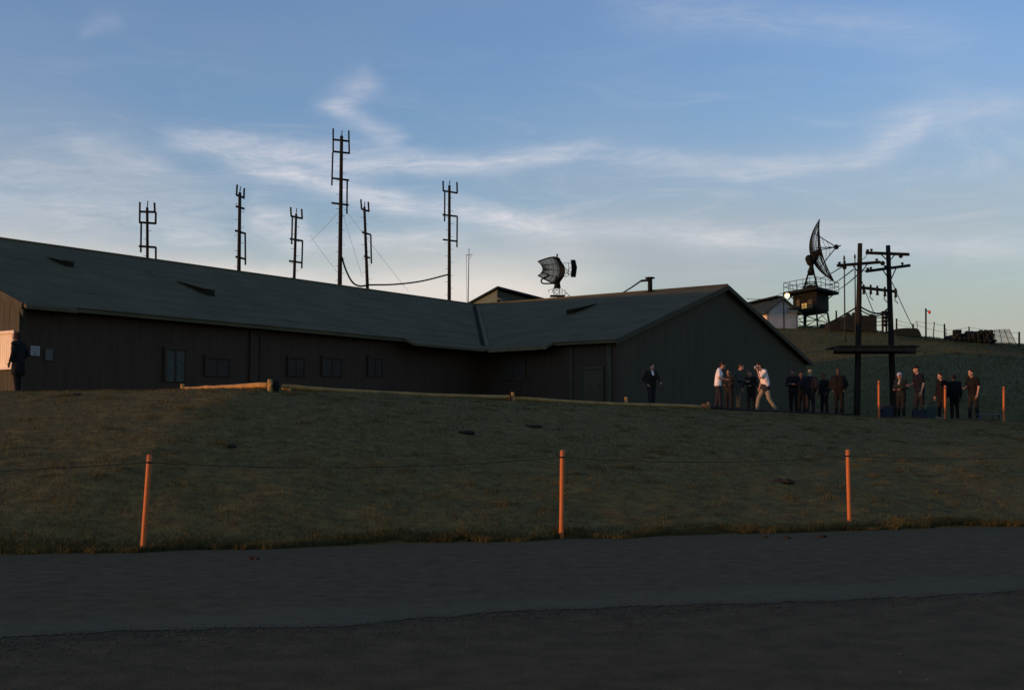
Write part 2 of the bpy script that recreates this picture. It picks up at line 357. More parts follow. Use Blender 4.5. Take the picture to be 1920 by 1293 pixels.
def road_wear(m):
    """a pale worn wheel strip near one edge and dust from the bank along the other"""
    T = m.node_tree; b = T.nodes['Principled BSDF']; src = b.inputs['Base Color'].links[0].from_socket
    g = T.nodes.new('ShaderNodeNewGeometry'); dt = T.nodes.new('ShaderNodeVectorMath'); dt.operation = 'DOT_PRODUCT'; dt.inputs[1].default_value = (rn.x, rn.y, 0); T.links.new(g.outputs['Position'], dt.inputs[0])
    nz = T.nodes.new('ShaderNodeTexNoise'); nz.inputs['Scale'].default_value = 0.7; nz.inputs['Detail'].default_value = 6; T.links.new(g.outputs['Position'], nz.inputs['Vector'])
    ad = T.nodes.new('ShaderNodeMath'); ad.operation = 'MULTIPLY_ADD'; ad.inputs[1].default_value = 1.0; T.links.new(nz.outputs['Fac'], ad.inputs[0]); T.links.new(dt.outputs['Value'], ad.inputs[2])
    def ramp(a, b_, out, down=False):
        r = T.nodes.new('ShaderNodeMapRange'); r.interpolation_type = 'SMOOTHSTEP'; r.inputs[1].default_value = a; r.inputs[2].default_value = b_; r.inputs[3].default_value = out if down else 0; r.inputs[4].default_value = 0 if down else out; T.links.new(ad.outputs[0], r.inputs[0]); return r.outputs[0]
    m1 = T.nodes.new('ShaderNodeMix'); m1.data_type = 'RGBA'; T.links.new(ramp(S_NEAR + 0.85, S_NEAR + 1.55, .55, True), m1.inputs[0]); T.links.new(src, m1.inputs[6]); m1.inputs[7].default_value = (0.128, 0.116, 0.076, 1)
    m2 = T.nodes.new('ShaderNodeMix'); m2.data_type = 'RGBA'; T.links.new(ramp(S_FAR - 1.3, S_FAR + 0.5, .6), m2.inputs[0]); T.links.new(m1.outputs[2], m2.inputs[6]); m2.inputs[7].default_value = (0.098, 0.074, 0.038, 1)
    T.links.new(m2.outputs[2], b.inputs['Base Color'])
road_wear(m_road)
strip('road', S_NEAR, S_FAR, 0.010, m_road, 'grey worn asphalt road across the foreground', wob0=0.45, wob1=0.30, n=900)
strip('road_shoulder', S_NEAR - 30, S_NEAR + 0.25, 0.004, m_dirt, 'dark dirt shoulder on the near side of the road', wob1=0.05)

# ------------------------------------------------------------------ grass (uncountable)
def blades(name, n, xr, yr_fn, h0, h1, w, mat, label, seed, keep=None):
    rg = np.random.default_rng(seed)
    x = rg.uniform(*xr, n); y = yr_fn(rg, n, x)
    if keep is not None:
        k = keep(x, y); x, y = x[k], y[k]; n = len(x)
    z = terrain(x, y); h = rg.uniform(h0, h1, n) * (0.6 + 0.8 * vnoise(x * 1.7, y * 1.7)); a = rg.uniform(0, 2 * math.pi, n); la = rg.uniform(0, 2 * math.pi, n); le = rg.uniform(0.2, 0.9, n) * h
    ww = w * rg.uniform(0.6, 1.4, n)
    v = np.empty((n, 3, 3), np.float32)
    v[:, 0] = np.stack([x - np.cos(a) * ww, y - np.sin(a) * ww, z - 0.01], -1)
    v[:, 1] = np.stack([x + np.cos(a) * ww, y + np.sin(a) * ww, z - 0.01], -1)
    v[:, 2] = np.stack([x + np.cos(la) * le, y + np.sin(la) * le, z + h], -1)
    me = bpy.data.meshes.new(name); me.vertices.add(n * 3); me.vertices.foreach_set('co', v.ravel())
    me.loops.add(n * 3); me.loops.foreach_set('vertex_index', np.arange(n * 3, dtype=np.int32))
    me.polygons.add(n); me.polygons.foreach_set('loop_start', np.arange(0, n * 3, 3, dtype=np.int32)); me.polygons.foreach_set('loop_total', np.full(n, 3, np.int32))
    me.update(calc_edges=True); me.materials.append(mat)
    o = bpy.data.objects.new(name, me); COL.objects.link(o); return tag(o, label, 'grass', None, 'stuff')
def lawn_y(rg, n, x):
    y0 = (S_FAR + 0.02 - rn.x * x) / rn.y; y1 = np.interp(x, CX, CY) + 3; return y0 + (y1 - y0) * rg.random(n) ** 1.35
blades('lawn_grass', 300000, (-18, 22), lawn_y, 0.012, 0.045, 0.006, m_blade, 'short dry grass on the bank above the road', 3)
def edge_y(rg, n, x): return (S_FAR + 0.05 - rn.x * x) / rn.y + np.abs(rg.normal(0, 0.20, n)) + (vnoise(x * 1.3, x * 0 + 3.3) - 0.62) * 0.55 + (vnoise(x * 6, x * 0 + 8.3) - 0.5) * 0.2
blades('verge_grass', 60000, (-10, 12), edge_y, 0.03, 0.085, 0.007, m_blade, 'rough longer grass along the road edge', 5)
TC = np.stack([RNG.uniform(-16, 20, 420), RNG.random(420)], -1)
def tufts(n_per):
    rg = np.random.default_rng(31); cx = np.repeat(TC[:, 0], n_per) + rg.normal(0, .11, len(TC) * n_per); f = np.repeat(TC[:, 1], n_per)
    y0 = (S_FAR + 0.3 - rn.x * cx) / rn.y; y1 = np.interp(cx, CX, CY) + 1; cy = y0 + (y1 - y0) * f + rg.normal(0, .09, len(cx)); return cx, cy
tx_, ty_ = tufts(70)
def blades_at(name, x, y, h0, h1, w, mat, label, seed):
    rg = np.random.default_rng(seed); n = len(x); z = terrain(x, y); h = rg.uniform(h0, h1, n); a = rg.uniform(0, 6.283, n); la = rg.uniform(0, 6.283, n); le = rg.uniform(.3, 1.1, n) * h; ww = w * rg.uniform(.6, 1.4, n)
    v = np.empty((n, 3, 3), np.float32)
    v[:, 0] = np.stack([x - np.cos(a) * ww, y - np.sin(a) * ww, z - .01], -1); v[:, 1] = np.stack([x + np.cos(a) * ww, y + np.sin(a) * ww, z - .01], -1); v[:, 2] = np.stack([x + np.cos(la) * le, y + np.sin(la) * le, z + h], -1)
    me = bpy.data.meshes.new(name); me.vertices.add(n * 3); me.vertices.foreach_set('co', v.ravel()); me.loops.add(n * 3); me.loops.foreach_set('vertex_index', np.arange(n * 3, dtype=np.int32))
    me.polygons.add(n); me.polygons.foreach_set('loop_start', np.arange(0, n * 3, 3, dtype=np.int32)); me.polygons.foreach_set('loop_total', np.full(n, 3, np.int32)); me.update(calc_edges=True); me.materials.append(mat)
    o = bpy.data.objects.new(name, me); COL.objects.link(o); return tag(o, label, 'grass', None, 'stuff')
blades_at('lawn_tufts', tx_, ty_, .02, .085, .006, m_blade, 'scattered coarser grass tufts on the bank', 33)
def hill_y(rg, n, x): return rg.uniform(44, 120, n)
blades('hill_grass', 90000, (8, 60), hill_y, 0.06, 0.18, 0.02, m_blade, 'dry grass on the far hillside', 6)

def gravel(name, n, s_fn, size, mat, label, seed):
    rg = np.random.default_rng(seed); t = rg.uniform(-14, 14, n); sv = s_fn(rg, n, t)
    x = rd.x * t + rn.x * sv; y = rd.y * t + rn.y * sv; r = size * rg.uniform(.4, 1.5, n) ** 1.5; a = rg.uniform(0, 6.28, n)
    v = np.empty((n, 5, 3), np.float32)
    for k_ in range(4):
        aa = a + k_ * math.pi / 2 + rg.uniform(-.4, .4, n); rr = r * rg.uniform(.7, 1.2, n); v[:, k_] = np.stack([x + np.cos(aa) * rr, y + np.sin(aa) * rr, np.full(n, .006)], -1)
    v[:, 4] = np.stack([x + rg.uniform(-.3, .3, n) * r, y + rg.uniform(-.3, .3, n) * r, .008 + r * rg.uniform(.12, .3, n)], -1)
    b = np.arange(n)[:, None] * 5; f = np.concatenate([b + np.array(q) for q in ((0, 1, 4), (1, 2, 4), (2, 3, 4), (3, 0, 4))])
    me = bpy.data.meshes.new(name); me.from_pydata(v.reshape(-1, 3).tolist(), [], f.tolist()); me.materials.append(mat)
    o = bpy.data.objects.new(name, me); COL.objects.link(o); return tag(o, label, 'gravel', None, 'stuff')
gravel('shoulder_gravel', 16000, lambda rg, n, t: S_NEAR + .15 - np.abs(rg.normal(0, 2.2, n)), .011, m_grav, 'loose dark gravel on the near road shoulder', 21)
gravel('edge_gravel', 9000, lambda rg, n, t: S_NEAR + rg.normal(0, .22, n), .012, m_grav, 'loose gravel spread along the near road edge', 22)
gravel('road_grit', 9000, lambda rg, n, t: S_FAR - np.abs(rg.normal(0, .8, n)), .009, m_grav, 'grit washed from the bank onto the road', 23)
# ------------------------------------------------------------------ long building with two wings
yaw = 0.629
A2 = Vector((math.sin(yaw), math.cos(yaw))); N2 = Vector((A2.y, -A2.x))
R0 = Vector((-2.025, 64.868)); WL, WR, ZR, ZE, L2 = 8.718, 10.536, 6.854 + CH, 3.6 + CH, 15.384
A3, N3 = V3(A2, 0), V3(N2, 0)
def px_of(p):
    d = Vector(p) - Vector((0, 0, CH)); y = d.y * math.cos(TH) + d.z * math.sin(TH); return 960 + F * d.x / y
lo, hi = 5.0, 80.0
for _ in range(60):
    L1 = (lo + hi) / 2; q = R0 + N2 * WL - A2 * L1
    if px_of(V3(q, ZE)) > 44: lo = L1
    else: hi = L1
bld = empty('mess_hall', V3(R0 + N2 * WL - A2 * L1, tz(*(R0 + N2 * WL - A2 * L1))), 'long low dark boarded building with two wings and grey felt roof', 'building')
def fl(u, s): return V3(R0 + A2 * u + N2 * WL * s, ZR + (ZE - ZR) * s)         # left wing, front slope
def fr(v, s): return V3(R0 + N2 * v - A2 * WR * s, ZR + (ZE - ZR) * s)         # right wing, left slope
def fb(u, s): return V3(R0 + A2 * u - N2 * WL * s, ZR + (ZE - ZR) * s)         # left wing, back slope
def fg(v, s): return V3(R0 + N2 * v + A2 * WR * s, ZR + (ZE - ZR) * s)         # right wing, right slope
DN = Vector((0, 0, -0.13))
planes = [('front', [fl(-L1, 0), fl(0, 0), fl(-WR, 1), fl(-L1, 1)]), ('left', [fr(0, 0), fr(L2, 0), fr(L2, 1), fr(WL, 1)]),
          ('back', [fb(-L1, 0), fb(0, 0), fb(WR, 1), fb(-L1, 1)]), ('right', [fg(0, 0), fg(L2, 0), fg(L2, 1), fg(-WL, 1)])]
roofs = {k: MB().poly(p, DN).build('roof', m_roof, bld) for k, p in planes}
def strips(fn, a_fn, b_fn, roof, n, nrm):
    for i in range(n):
        s0, s1 = i / n, min((i + 1.06) / n, 1.004)
        up0, up1 = nrm * 0.010, nrm * 0.016
        a0, b0, a1, b1 = a_fn(s0), b_fn(s0), a_fn(s1), b_fn(s1)
        k = 24; vs = []
        for j in range(k + 1):
            f = j / k; w = nrm * (0.010 * (random.random() - .5))
            vs += [fn(a0 + (b0 - a0) * f, s0) + up0, fn(a1 + (b1 - a1) * f, s1) + up1 + w]
        m = len(vs); low = [v - nrm * 0.008 for v in vs]
        fs = [(2 * j, 2 * j + 1, 2 * j + 3, 2 * j + 2) for j in range(k)] + [(2 * j + 1, m + 2 * j + 1, m + 2 * j + 3, 2 * j + 3) for j in range(k)]
        MB().add(vs + low, fs).build('roofing_strip', m_roof, roof)
nf = (N3 * (ZR - ZE) + Vector((0, 0, WL))).normalized(); nl = (-A3 * (ZR - ZE) + Vector((0, 0, WR))).normalized()
strips(fl, lambda s: -L1 - 0.03, lambda s: -WR * s - 0.02, roofs['front'], 9, nf)
strips(fr, lambda s: WL * s + 0.02, lambda s: L2 + 0.03, roofs['left'], 9, nl)
# deeper eave around the inner corner
def u_at(fn, px, s, lo, hi):
    for _ in range(50):
        m = (lo + hi) / 2
        if px_of(fn(m, s)) < px: lo = m
        else: hi = m
    return m
uE = u_at(fl, 772, 1.05, -L1, 0); vE = u_at(fr, 1026, 1.05, 0, L2)
MB().poly([fl(uE, 1.005) + nf * .01, fl(-WR * 1.005, 1.005) + nf * .01, fl(-WR * 1.065, 1.065), fl(uE, 1.065)], (0, 0, -0.10)).build('eave_extension', m_roof, roofs['front'])
MB().poly([fr(WL * 1.005, 1.005) + nl * .01, fr(vE, 1.005) + nl * .01, fr(vE, 1.05), fr(WL * 1.06, 1.06)], (0, 0, -0.10)).build('eave_extension', m_roof, roofs['left'])
MB().beam(fr(WL * 1.08, 1.066) + Vector((0, 0, -.05)), fr(vE, 1.056) + Vector((0, 0, -.05)), 0.05, 0.17).build('gutter', m_flash, roofs['left'])
uB = u_at(fl, 140, 1.0, -L1, 0)
MB().poly([fl(-L1 - .02, 1.006) + nf * .012, fl(uB, 1.006) + nf * .012, fl(uB, 1.02), fl(-L1 - .02, 1.02)], (0, 0, -0.11)).build('eave_extension', m_roof, roofs['front'])
# valley
def vpt(s): return fl(-WR * s, s)
mb = MB(); mb.poly([vpt(.04) + nf * .03, vpt(1.0) + nf * .03, vpt(1.0) - A3 * .34 + nf * .035, vpt(.04) - A3 * .34 + nf * .035], (0, 0, -.05)); mb.build('valley_channel', m_channel, roofs['front'])
mb = MB(); mb.poly([vpt(.04) + nl * .04, vpt(1.0) + nl * .04, vpt(1.0) + N3 * .24 + nl * .05, vpt(.04) + N3 * .20 + nl * .05], (0, 0, -.03)); mb.build('valley_flashing', m_flash, roofs['left'])
MB().tube([fl(-L1, 0) + Vector((0, 0, .02)), fl(0, 0) + Vector((0, 0, .02))], .06, 8).build('ridge_cap', m_roof, roofs['front'])
MB().tube([fr(0, 0) + Vector((0, 0, .02)), fr(L2, 0) + Vector((0, 0, .02))], .06, 8).build('ridge_cap', m_roof, roofs['left'])
# rake boards on the two gables
MB().beam(fr(L2 + .03, 0) + Vector((0, 0, -.1)), fr(L2 + .03, 1) + Vector((0, 0, -.1)), 0.05, 0.22).build('rake_board', m_gable, bld)
MB().beam(fg(L2 + .03, 0) + Vector((0, 0, -.1)), fg(L2 + .03, 1) + Vector((0, 0, -.1)), 0.05, 0.22).build('rake_board', m_gable, bld)
MB().beam(fl(-L1 - .03, 0.0) + Vector((0, 0, -.1)), fl(-L1 - .03, 1) + Vector((0, 0, -.1)), 0.05, 0.20).build('rake_board', m_plank, bld)
# walls: set back under the eaves
OV = 0.45; ZB = 1.2
sL = 1 - OV / WL; sR = 1 - OV / WR
def boarded(p0, p1, ztop, nrm, mat, name='wall', step=0.30, top_fn=None, skip=()):
    """one wall of upright boards with shallow joints"""
    p0, p1 = Vector(p0), Vector(p1); L = (p1 - p0).length; d = (p1 - p0).normalized(); n = max(1, int(L / step)); mb = MB()
    for i in range(n):
        a, b = p0 + d * (L * i / n + .0008), p0 + d * (L * (i + 1) / n - .0008)
        o = nrm * (0.0025 * ((i * 7919) % 5) / 5)
        za, zb_ = (top_fn(L * i / n), top_fn(L * (i + 1) / n)) if top_fn else (ztop, ztop)
        mb.poly([V3(a, ZB) + o, V3(b, ZB) + o, V3(b, zb_) + o, V3(a, za) + o], -nrm * 0.10)
    mb.poly([V3(p0, ZB) - nrm * .06, V3(p1, ZB) - nrm * .06] + ([V3(p1, ztop - .1) - nrm * .06, V3(p0, ztop - .1) - nrm * .06] if not top_fn else [V3(p1, top_fn(L) - .1) - nrm * .06, V3((p0 + p1) / 2, top_fn(L / 2) - .1) - nrm * .06, V3(p0, top_fn(0) - .1) - nrm * .06]), -nrm * 0.12)
    return mb.build(name, mat, bld)
pl0 = R0 - A2 * (L1 - .22) + N2 * WL * sL; pin = R0 - A2 * WR * sR + N2 * WL * sL; pr1 = R0 + N2 * (L2 - .22) - A2 * WR * sR; pr2 = R0 + N2 * (L2 - .22) + A2 * WR * sR
ztw = ZE + (ZR - ZE) * (1 - sL) - 0.14
w_front = boarded(pl0, pin, ztw, N3, m_wall)
w_side = boarded(pin, pr1, ZE + (ZR - ZE) * (1 - sR) - .14, -A3, m_wall)
WG = (pr2 - pr1).length
def gtop(t): return ZE + (ZR - ZE) * (1 - sR) - .16 + (ZR - ZE) * sR * (1 - abs(2 * t / WG - 1))
w_gable = boarded(pr1, pr2, ZE, N3, m_gable, top_fn=gtop)
pl9 = R0 - A2 * (L1 - .22) - N2 * WL * sL; WG2 = (pl9 - pl0).length
def gtop2(t): return ZE + (ZR - ZE) * (1 - sL) - .16 + (ZR - ZE) * sL * (1 - abs(2 * t / WG2 - 1))
w_end = boarded(pl9, pl0, ZE, -A3, m_plank, step=2.0, top_fn=lambda t: gtop2(WG2 - t) - .01)
pbk = R0 + A2 * WR * sR - N2 * WL * sL
boarded(pbk, pl9, ztw, -N3, m_wall); boarded(pr2, pbk, ztw, A3, m_wall)
# single planks of the end wall that catches the last sun
np_ = int(WG2 / 0.28)
for i in range(np_):
    t0, t1 = WG2 * i / np_ + .005, WG2 * (i + 1) / np_ - .005
    a, b = pl0 - N2 * t0, pl0 - N2 * t1; o = -A3 * (0.028 + 0.012 * random.random())
    MB().poly([V3(a, ZB) + o, V3(b, ZB) + o, V3(b, gtop2(t1)) + o, V3(a, gtop2(t0)) + o], A3 * 0.025).build('plank', m_plank, w_end)
pc0 = V3(pl0, 0) - A3 * .045 - N3 * .07
MB().box(V3(pc0, (ZB + ztw) / 2), (.16, .05, ztw - ZB), Matrix.Rotation(math.atan2(N2.y, N2.x), 3, 'Z')).build('corner_board', m_plank, w_end)
MB().poly([fl(-L1 - .06, 1.0) + Vector((0, 0, -.2)), fl(-L1 - .06, 1.018) + Vector((0, 0, -.14)) , fl(-L1 - .06, 1.018) + Vector((0, 0, -.36))], -A3 * .06).build('eave_return', m_plank, bld)
# the window in the lit end wall
ep = V3(pl0, 0) - A3 * .05
def endp(px, py, out=0.0): return on_plane(px, py, ep - A3 * out, -A3)
wt, wb = endp(27, 622), endp(24, 690); zt_, zb_ = wt.z, wb.z; c0 = Vector((wt.x, wt.y, 0)); wd = -N3
win = MB(); wW = 1.9
win.poly([V3(c0, zb_), V3(c0 + wd * wW, zb_), V3(c0 + wd * wW, zt_), V3(c0, zt_)], A3 * .05)
w_o = win.build('window', m_glass, bld); tag(w_o, 'sunlit window with drawn curtain in the end wall')
for a, b in ((0, wW), ):
    MB().beam(V3(c0 - A3 * .03 + wd * -.06, zt_), V3(c0 - A3 * .03 + wd * (wW + .06), zt_), .07, .09).build('frame', m_trim, w_o)
    MB().beam(V3(c0 - A3 * .05 + wd * -.08, zb_), V3(c0 - A3 * .05 + wd * (wW + .08), zb_), .14, .07).build('sill', m_trim, w_o)
for t in (0.0, 0.46, 1.0):
    MB().beam(V3(c0 - A3 * .03 + wd * wW * t, zb_ + .035), V3(c0 - A3 * .03 + wd * wW * t, zt_ - .045), .06, .06).build('frame', m_trim, w_o)
mb = MB(); k = 28
vs = []
for j in range(k + 1):
    t = .05 + (wW * .42) * j / k; dp = -A3 * (.012 + .010 * math.sin(j * 1.7))
    vs += [V3(c0 + wd * t, zb_ + .04) + dp, V3(c0 + wd * t, zt_ - .05) + dp]
mb.add(vs, [(2 * j, 2 * j + 1, 2 * j + 3, 2 * j + 2) for j in range(k)]); mb.build('curtain', m_curtain, w_o)
# openings along the shaded front
fp = V3(pl0, 0) + N3 * .02
def frp(px, py): return on_plane(px, py, fp, N3)
def opening(px0, px1, py0, py1, mat, name, frame=m_wall, pln=None, dirv=A3, nv=N3, leaf=1):
    f = pln or frp; a, b = f(px0, py0), f(px1, py1); W_ = (Vector((b.x, b.y)) - Vector((a.x, a.y))).length; zt, zb = a.z, max(b.z, 0)
    o = MB().poly([V3(a, zb), V3(a, zb) + dirv * W_, V3(a, zt) + dirv * W_, V3(a, zt)], nv * .03).build(name, mat, bld)
    for t in (0, W_): MB().beam(V3(a, zb) + dirv * t + nv * .04, V3(a, zt) + dirv * t + nv * .04, .09, .07, up=nv).build('frame', frame, o)
    MB().beam(V3(a, zt) - dirv * .05 + nv * .045, V3(a, zt) + dirv * (W_ + .05) + nv * .045, .075, .10).build('frame', frame, o)
    if leaf > 1:
        for i in range(1, leaf): MB().beam(V3(a, zb) + dirv * (W_ * i / leaf) + nv * .04, V3(a, zt - .05) + dirv * (W_ * i / leaf) + nv * .04, .06, .05, up=nv).build('mullion', frame, o)
    return o
o = opening(309, 347, 652, 716, m_door, 'door', leaf=2); MB().ball(frp(330, 688) + N3 * .06, .035).build('handle', m_grey, o)
opening(470, 486, 622, 716, m_wall, 'pilaster', m_wall)
for x0, x1 in ((385, 430), (540, 570), (604, 640), (690, 716)):
    opening(x0, x1, 668, 706, m_dimpane, 'window', m_wall, leaf=2)
sp = V3(pr1, 0) - A3 * .02
def sdp(px, py): return on_plane(px, py, sp, -A3)
o = opening(1092, 1131, 690, 752, m_gable, 'door', m_plank, pln=sdp, dirv=N3, nv=-A3); MB().ball(sdp(1124, 722) - A3 * .07, .04).build('handle', m_grey, o)
for x in (1072, 1143):
    q = sdp(x, 680); MB().beam(V3(q, ZB) - A3 * .03, V3(q, ZE - .1) - A3 * .03, .22 if x > 1100 else .12, .06, up=A3).build('post', m_plank, bld)
opening(940, 985, 676, 712, m_dimpane, 'window', m_wall, pln=sdp, dirv=N3, nv=-A3, leaf=2)
# low shed vents on the roof
def roof_vent(fn, c, s0, s1, wv, hgt, dirv, nrm, roof, side):
    a0, a1 = fn(c, s0), fn(c, s1); up = Vector((0, 0, hgt)); W_ = dirv * wv
    o = MB().poly([a0 + nrm * .02, a1 + nrm * .02, a1 + up], W_).build('roof_vent', m_channel, roof)
    MB().poly([a0 + nrm * .035 - dirv * .08, a1 + up + nrm * .02 - dirv * .08, a1 + up + nrm * .02 + W_ + dirv * .08, a0 + nrm * .035 + W_ + dirv * .08], nrm * .03).build('vent_lid', m_roof, o)
def find(fn, px, py, rng):
    best = None
    for i in range(61):
        s = 0.02 + .96 * i / 60
        u = u_at(fn, px, s, *rng); q = fn(u, s); d = q - Vector((0, 0, CH)); y = d.y * math.cos(TH) + d.z * math.sin(TH)
        yy = 646.5 - F * (-d.y * math.sin(TH) + d.z * math.cos(TH)) / y
        if best is None or abs(yy - py) < best[0]: best = (abs(yy - py), u, s)
    return best[1:]
u, s = find(fl, 388, 554, (-L1, 0)); roof_vent(fl, u, s - .20, s, .36, .22, A3, nf, roofs['front'], 1)
u, s = find(fl, 122, 500, (-L1, 0)); roof_vent(fl, u, s - .12, s, .34, .18, A3, nf, roofs['front'], 1)
u, s = find(fr, 1062, 590, (0, L2)); roof_vent(fr, u, s - .20, s, .36, .22, N3, nl, roofs['left'], 1)
# stove pipe near the ridge of the right wing
u, s = find(fr, 1219, 547, (0, L2)); q = fr(u, s)
st = empty('stove_pipe', q, 'dark capped stove pipe standing on the ridge of the right wing', 'chimney')
zt = P(1219, 522, q.y).z
MB().tube([q + Vector((0, 0, -.1)), V3(q, zt)], .12, 10).build('pipe', m_steel, st)
MB().tube([V3(q, zt), V3(q, zt + .06)], [.27, .22], 10).build('cap', m_steel, st)
MB().tube([V3(q, zt - .1) + Vector((-.45, 0, -.02)), V3(q, zt - .08)], .06, 6).build('bracket', m_steel, st)
STOVE = V3(q, zt - .1) + Vector((-.45, 0, -.02))
# signs on the shaded front
sg = frp(57, 648); sg2 = frp(73, 667); wS = (Vector((sg2.x - sg.x, sg2.y - sg.y))).length
o = MB().poly([V3(sg, sg2.z), V3(sg, sg2.z) + A3 * wS, V3(sg, sg.z) + A3 * wS, V3(sg, sg.z)], N3 * .04).build('notice_sign', m_sign, base=V3(sg, sg2.z)); tag(o, 'small white notice sign on the dark wall beside the sunlit corner', 'sign')
hS = sg.z - sg2.z
for fx, fy, fw in ((.2, .76, .22), (.55, .74, .28), (.18, .42, .2), (.62, .44, .2), (.3, .2, .4)):
    MB().box(V3(sg, sg2.z + hS * fy) + A3 * wS * (fx + fw / 2) + N3 * .045, (wS * fw, .012, hS * .07), Matrix.Rotation(math.atan2(A2.y, A2.x), 3, 'Z')).build('print', m_mark, o)
sg = frp(84, 652); sg2 = frp(97, 676); wS = (Vector((sg2.x - sg.x, sg2.y - sg.y))).length
o = MB().poly([V3(sg, sg2.z), V3(sg, sg2.z) + A3 * wS, V3(sg, sg.z) + A3 * wS, V3(sg, sg.z)], N3 * .04).build('notice_board', m_sign2, base=V3(sg, sg2.z)); tag(o, 'dim grey-green notice board right of the small white sign', 'sign')
MB().beam(V3(sg, sg.z) + N3 * .05, V3(sg, sg.z) + N3 * .05 + A3 * wS, .03, .04).build('frame', m_wall, o)

# ------------------------------------------------------------------ hilltop houses
def wallbox(org, ux, uy, w, d, h): pass
def Hs(px, py, d): return P(px, py, d)
# shed-roofed hut behind the ridge
d0 = 120.0
k = F / d0
x0, x1, x2 = P(882, 567, d0).x, P(933, 560, d0 - 6).x, P(1042, 560, d0 + 8).x
zb1 = 13.0
cA = Vector((P(880, 560, d0 + 3).x, d0 + 3)); cB = Vector((P(933, 560, d0 - 5).x, d0 - 5)); cC = Vector((P(1044, 560, d0 + 9).x, d0 + 9)); cD = cA + (cC - cB)
zA, zB_, zC, zD = P(880, 566, cA.y).z, P(933, 538, cB.y).z, 0, 0
zC = P(1044, 556, cC.y).z + .25; zD = zA
hut = empty('shed_roofed_hut', V3(cB, tz(cB.x, cB.y)), 'pale green hut with sloping shed roof showing above the ridge', 'hut')
MB().poly([V3(cA, zb1), V3(cB, zb1), V3(cB, zB_ - .25), V3(cA, zA - .2)], V3((cC - cB).normalized() * .2, 0)).build('side_wall', m_pale, hut)
fw = MB().poly([V3(cB, zb1), V3(cC, zb1), V3(cC, zB_ - .35), V3(cB, zB_ - .35)], V3((cA - cB).normalized() * .2, 0)).build('front_wall', m_gable, hut)
nB = V3((cB - cA).normalized(), 0)
for t0, t1 in ((.34, .44), (.50, .62)):
    a, b = cB.lerp(cC, t0), cB.lerp(cC, t1); zz = P(990, 566, d0).z
    MB().poly([V3(a, zz) + nB * .03, V3(b, zz) + nB * .03, V3(b, zB_ - .6) + nB * .03, V3(a, zB_ - .6) + nB * .03], -nB * .06).build('window', m_grey, hut)
ovr = V3((cB - cA).normalized() * .5, -.0); ovl = V3((cA - cB).normalized() * .3, -.12)
ext = V3((cC - cB).normalized() * .4, 0)
MB().poly([V3(cA, zA) + ovl - ext, V3(cB, zB_) + ovr - ext, V3(cC, zB_) + ovr + ext, V3(cD, zA) + ovl + ext], (0, 0, -.22)).build('roof', m_steel, hut)
lr0, lr1 = cB + Vector((nB.x, nB.y)) * 2.2, cC + Vector((nB.x, nB.y)) * 2.2
MB().poly([V3(cB, P(933, 559, cB.y).z) + nB * .02 - ext * 3, V3(cB.lerp(cC, .72), P(933, 559, cB.y).z) + nB * .02, V3(lr0.lerp(lr1, .72), P(933, 566, cB.y).z), V3(lr0, P(933, 566, cB.y).z) - ext * 3], (0, 0, -.12)).build('lean_to_roof', m_pale, hut)
MB().poly([V3(lr0, zb1) - ext * 2.5, V3(lr0.lerp(lr1, .7), zb1), V3(lr0.lerp(lr1, .7), P(933, 567, cB.y).z), V3(lr0, P(933, 567, cB.y).z) - ext * 2.5], -nB * .15).build('lean_to_wall', m_pale, hut)
# white gabled house on the hill crest
dh = 112.0
hl, hr_ = P(1439, 605, dh), P(1496, 605, dh + 1.0)
hb = Vector((hl.x, hl.y)); hx = (Vector((hr_.x, hr_.y)) - hb); hw = hx.length; hx.normalize()
hback = Vector((P(1330, 600, dh + 13).x - hb.x, 13.0))                       # the side wall runs back to the left
zE_, zA_ = P(1439, 581, dh).z, P(1470, 556.5, dh).z; zg = min(tz(hb.x, hb.y), P(1460, 608, dh).z) - 1
hs = empty('gabled_house', V3(hb, tz(hb.x, hb.y)), 'white gabled house on the hill beside the lit lamp', 'house')
hx3, hk3 = V3(hx, 0), V3(hback, 0); mid = V3(hb, 0) + hx3 * hw / 2
MB().poly([V3(hb, zg), V3(hb + hx * hw, zg), V3(hb + hx * hw, zE_), V3(mid, zA_ - .12), V3(hb, zE_)], (hback.normalized().x * .2, hback.normalized().y * .2, 0)).build('gable_wall', m_white, hs)
MB().poly([V3(hb, zg), V3(hb, zE_), V3(hb + hback, zE_), V3(hb + hback, zg)], hx3 * .2).build('side_wall', m_trim, hs)  # sunlight put into the colour: paler and warmer than the other walls
MB().poly([V3(hb + hx * hw, zg), V3(hb + hx * hw, zE_), V3(hb + hx * hw + hback, zE_), V3(hb + hx * hw + hback, zg)], -hx3 * .2).build('side_wall', m_white, hs)
fo = -hk3.normalized() * .35
for sgn in (-1, 1):
    e = V3(mid, 0) + hx3 * sgn * (hw / 2 + .35); ze2 = zE_ - .35 * (zA_ - zE_) / (hw / 2)
    MB().poly([V3(mid, zA_) + fo, V3(e, ze2) + fo, V3(e, ze2) + hk3, V3(mid, zA_) + hk3], (0, 0, -.14)).build('roof', m_tealroof, hs)
rv0 = V3(mid, zA_) + hk3 * .08; MB().box(rv0 + hk3 * .22 + Vector((0, 0, .16)), (.8, hback.length * .5, .16), Matrix.Rotation(math.atan2(hback.y, hback.x) - math.pi / 2, 3, 'Z')).build('ridge_vent', m_steel, hs)
wq = P(1479, 579, dh - .1); wq2 = P(1495, 587, dh + .6)
aw = MB().poly([V3((wq.x, wq.y), wq.z), V3((wq2.x, wq2.y), wq.z), V3((wq2.x, wq2.y), wq2.z), V3((wq.x, wq.y), wq2.z)], (0, -.12, 0)).build('window', m_glass, hs)
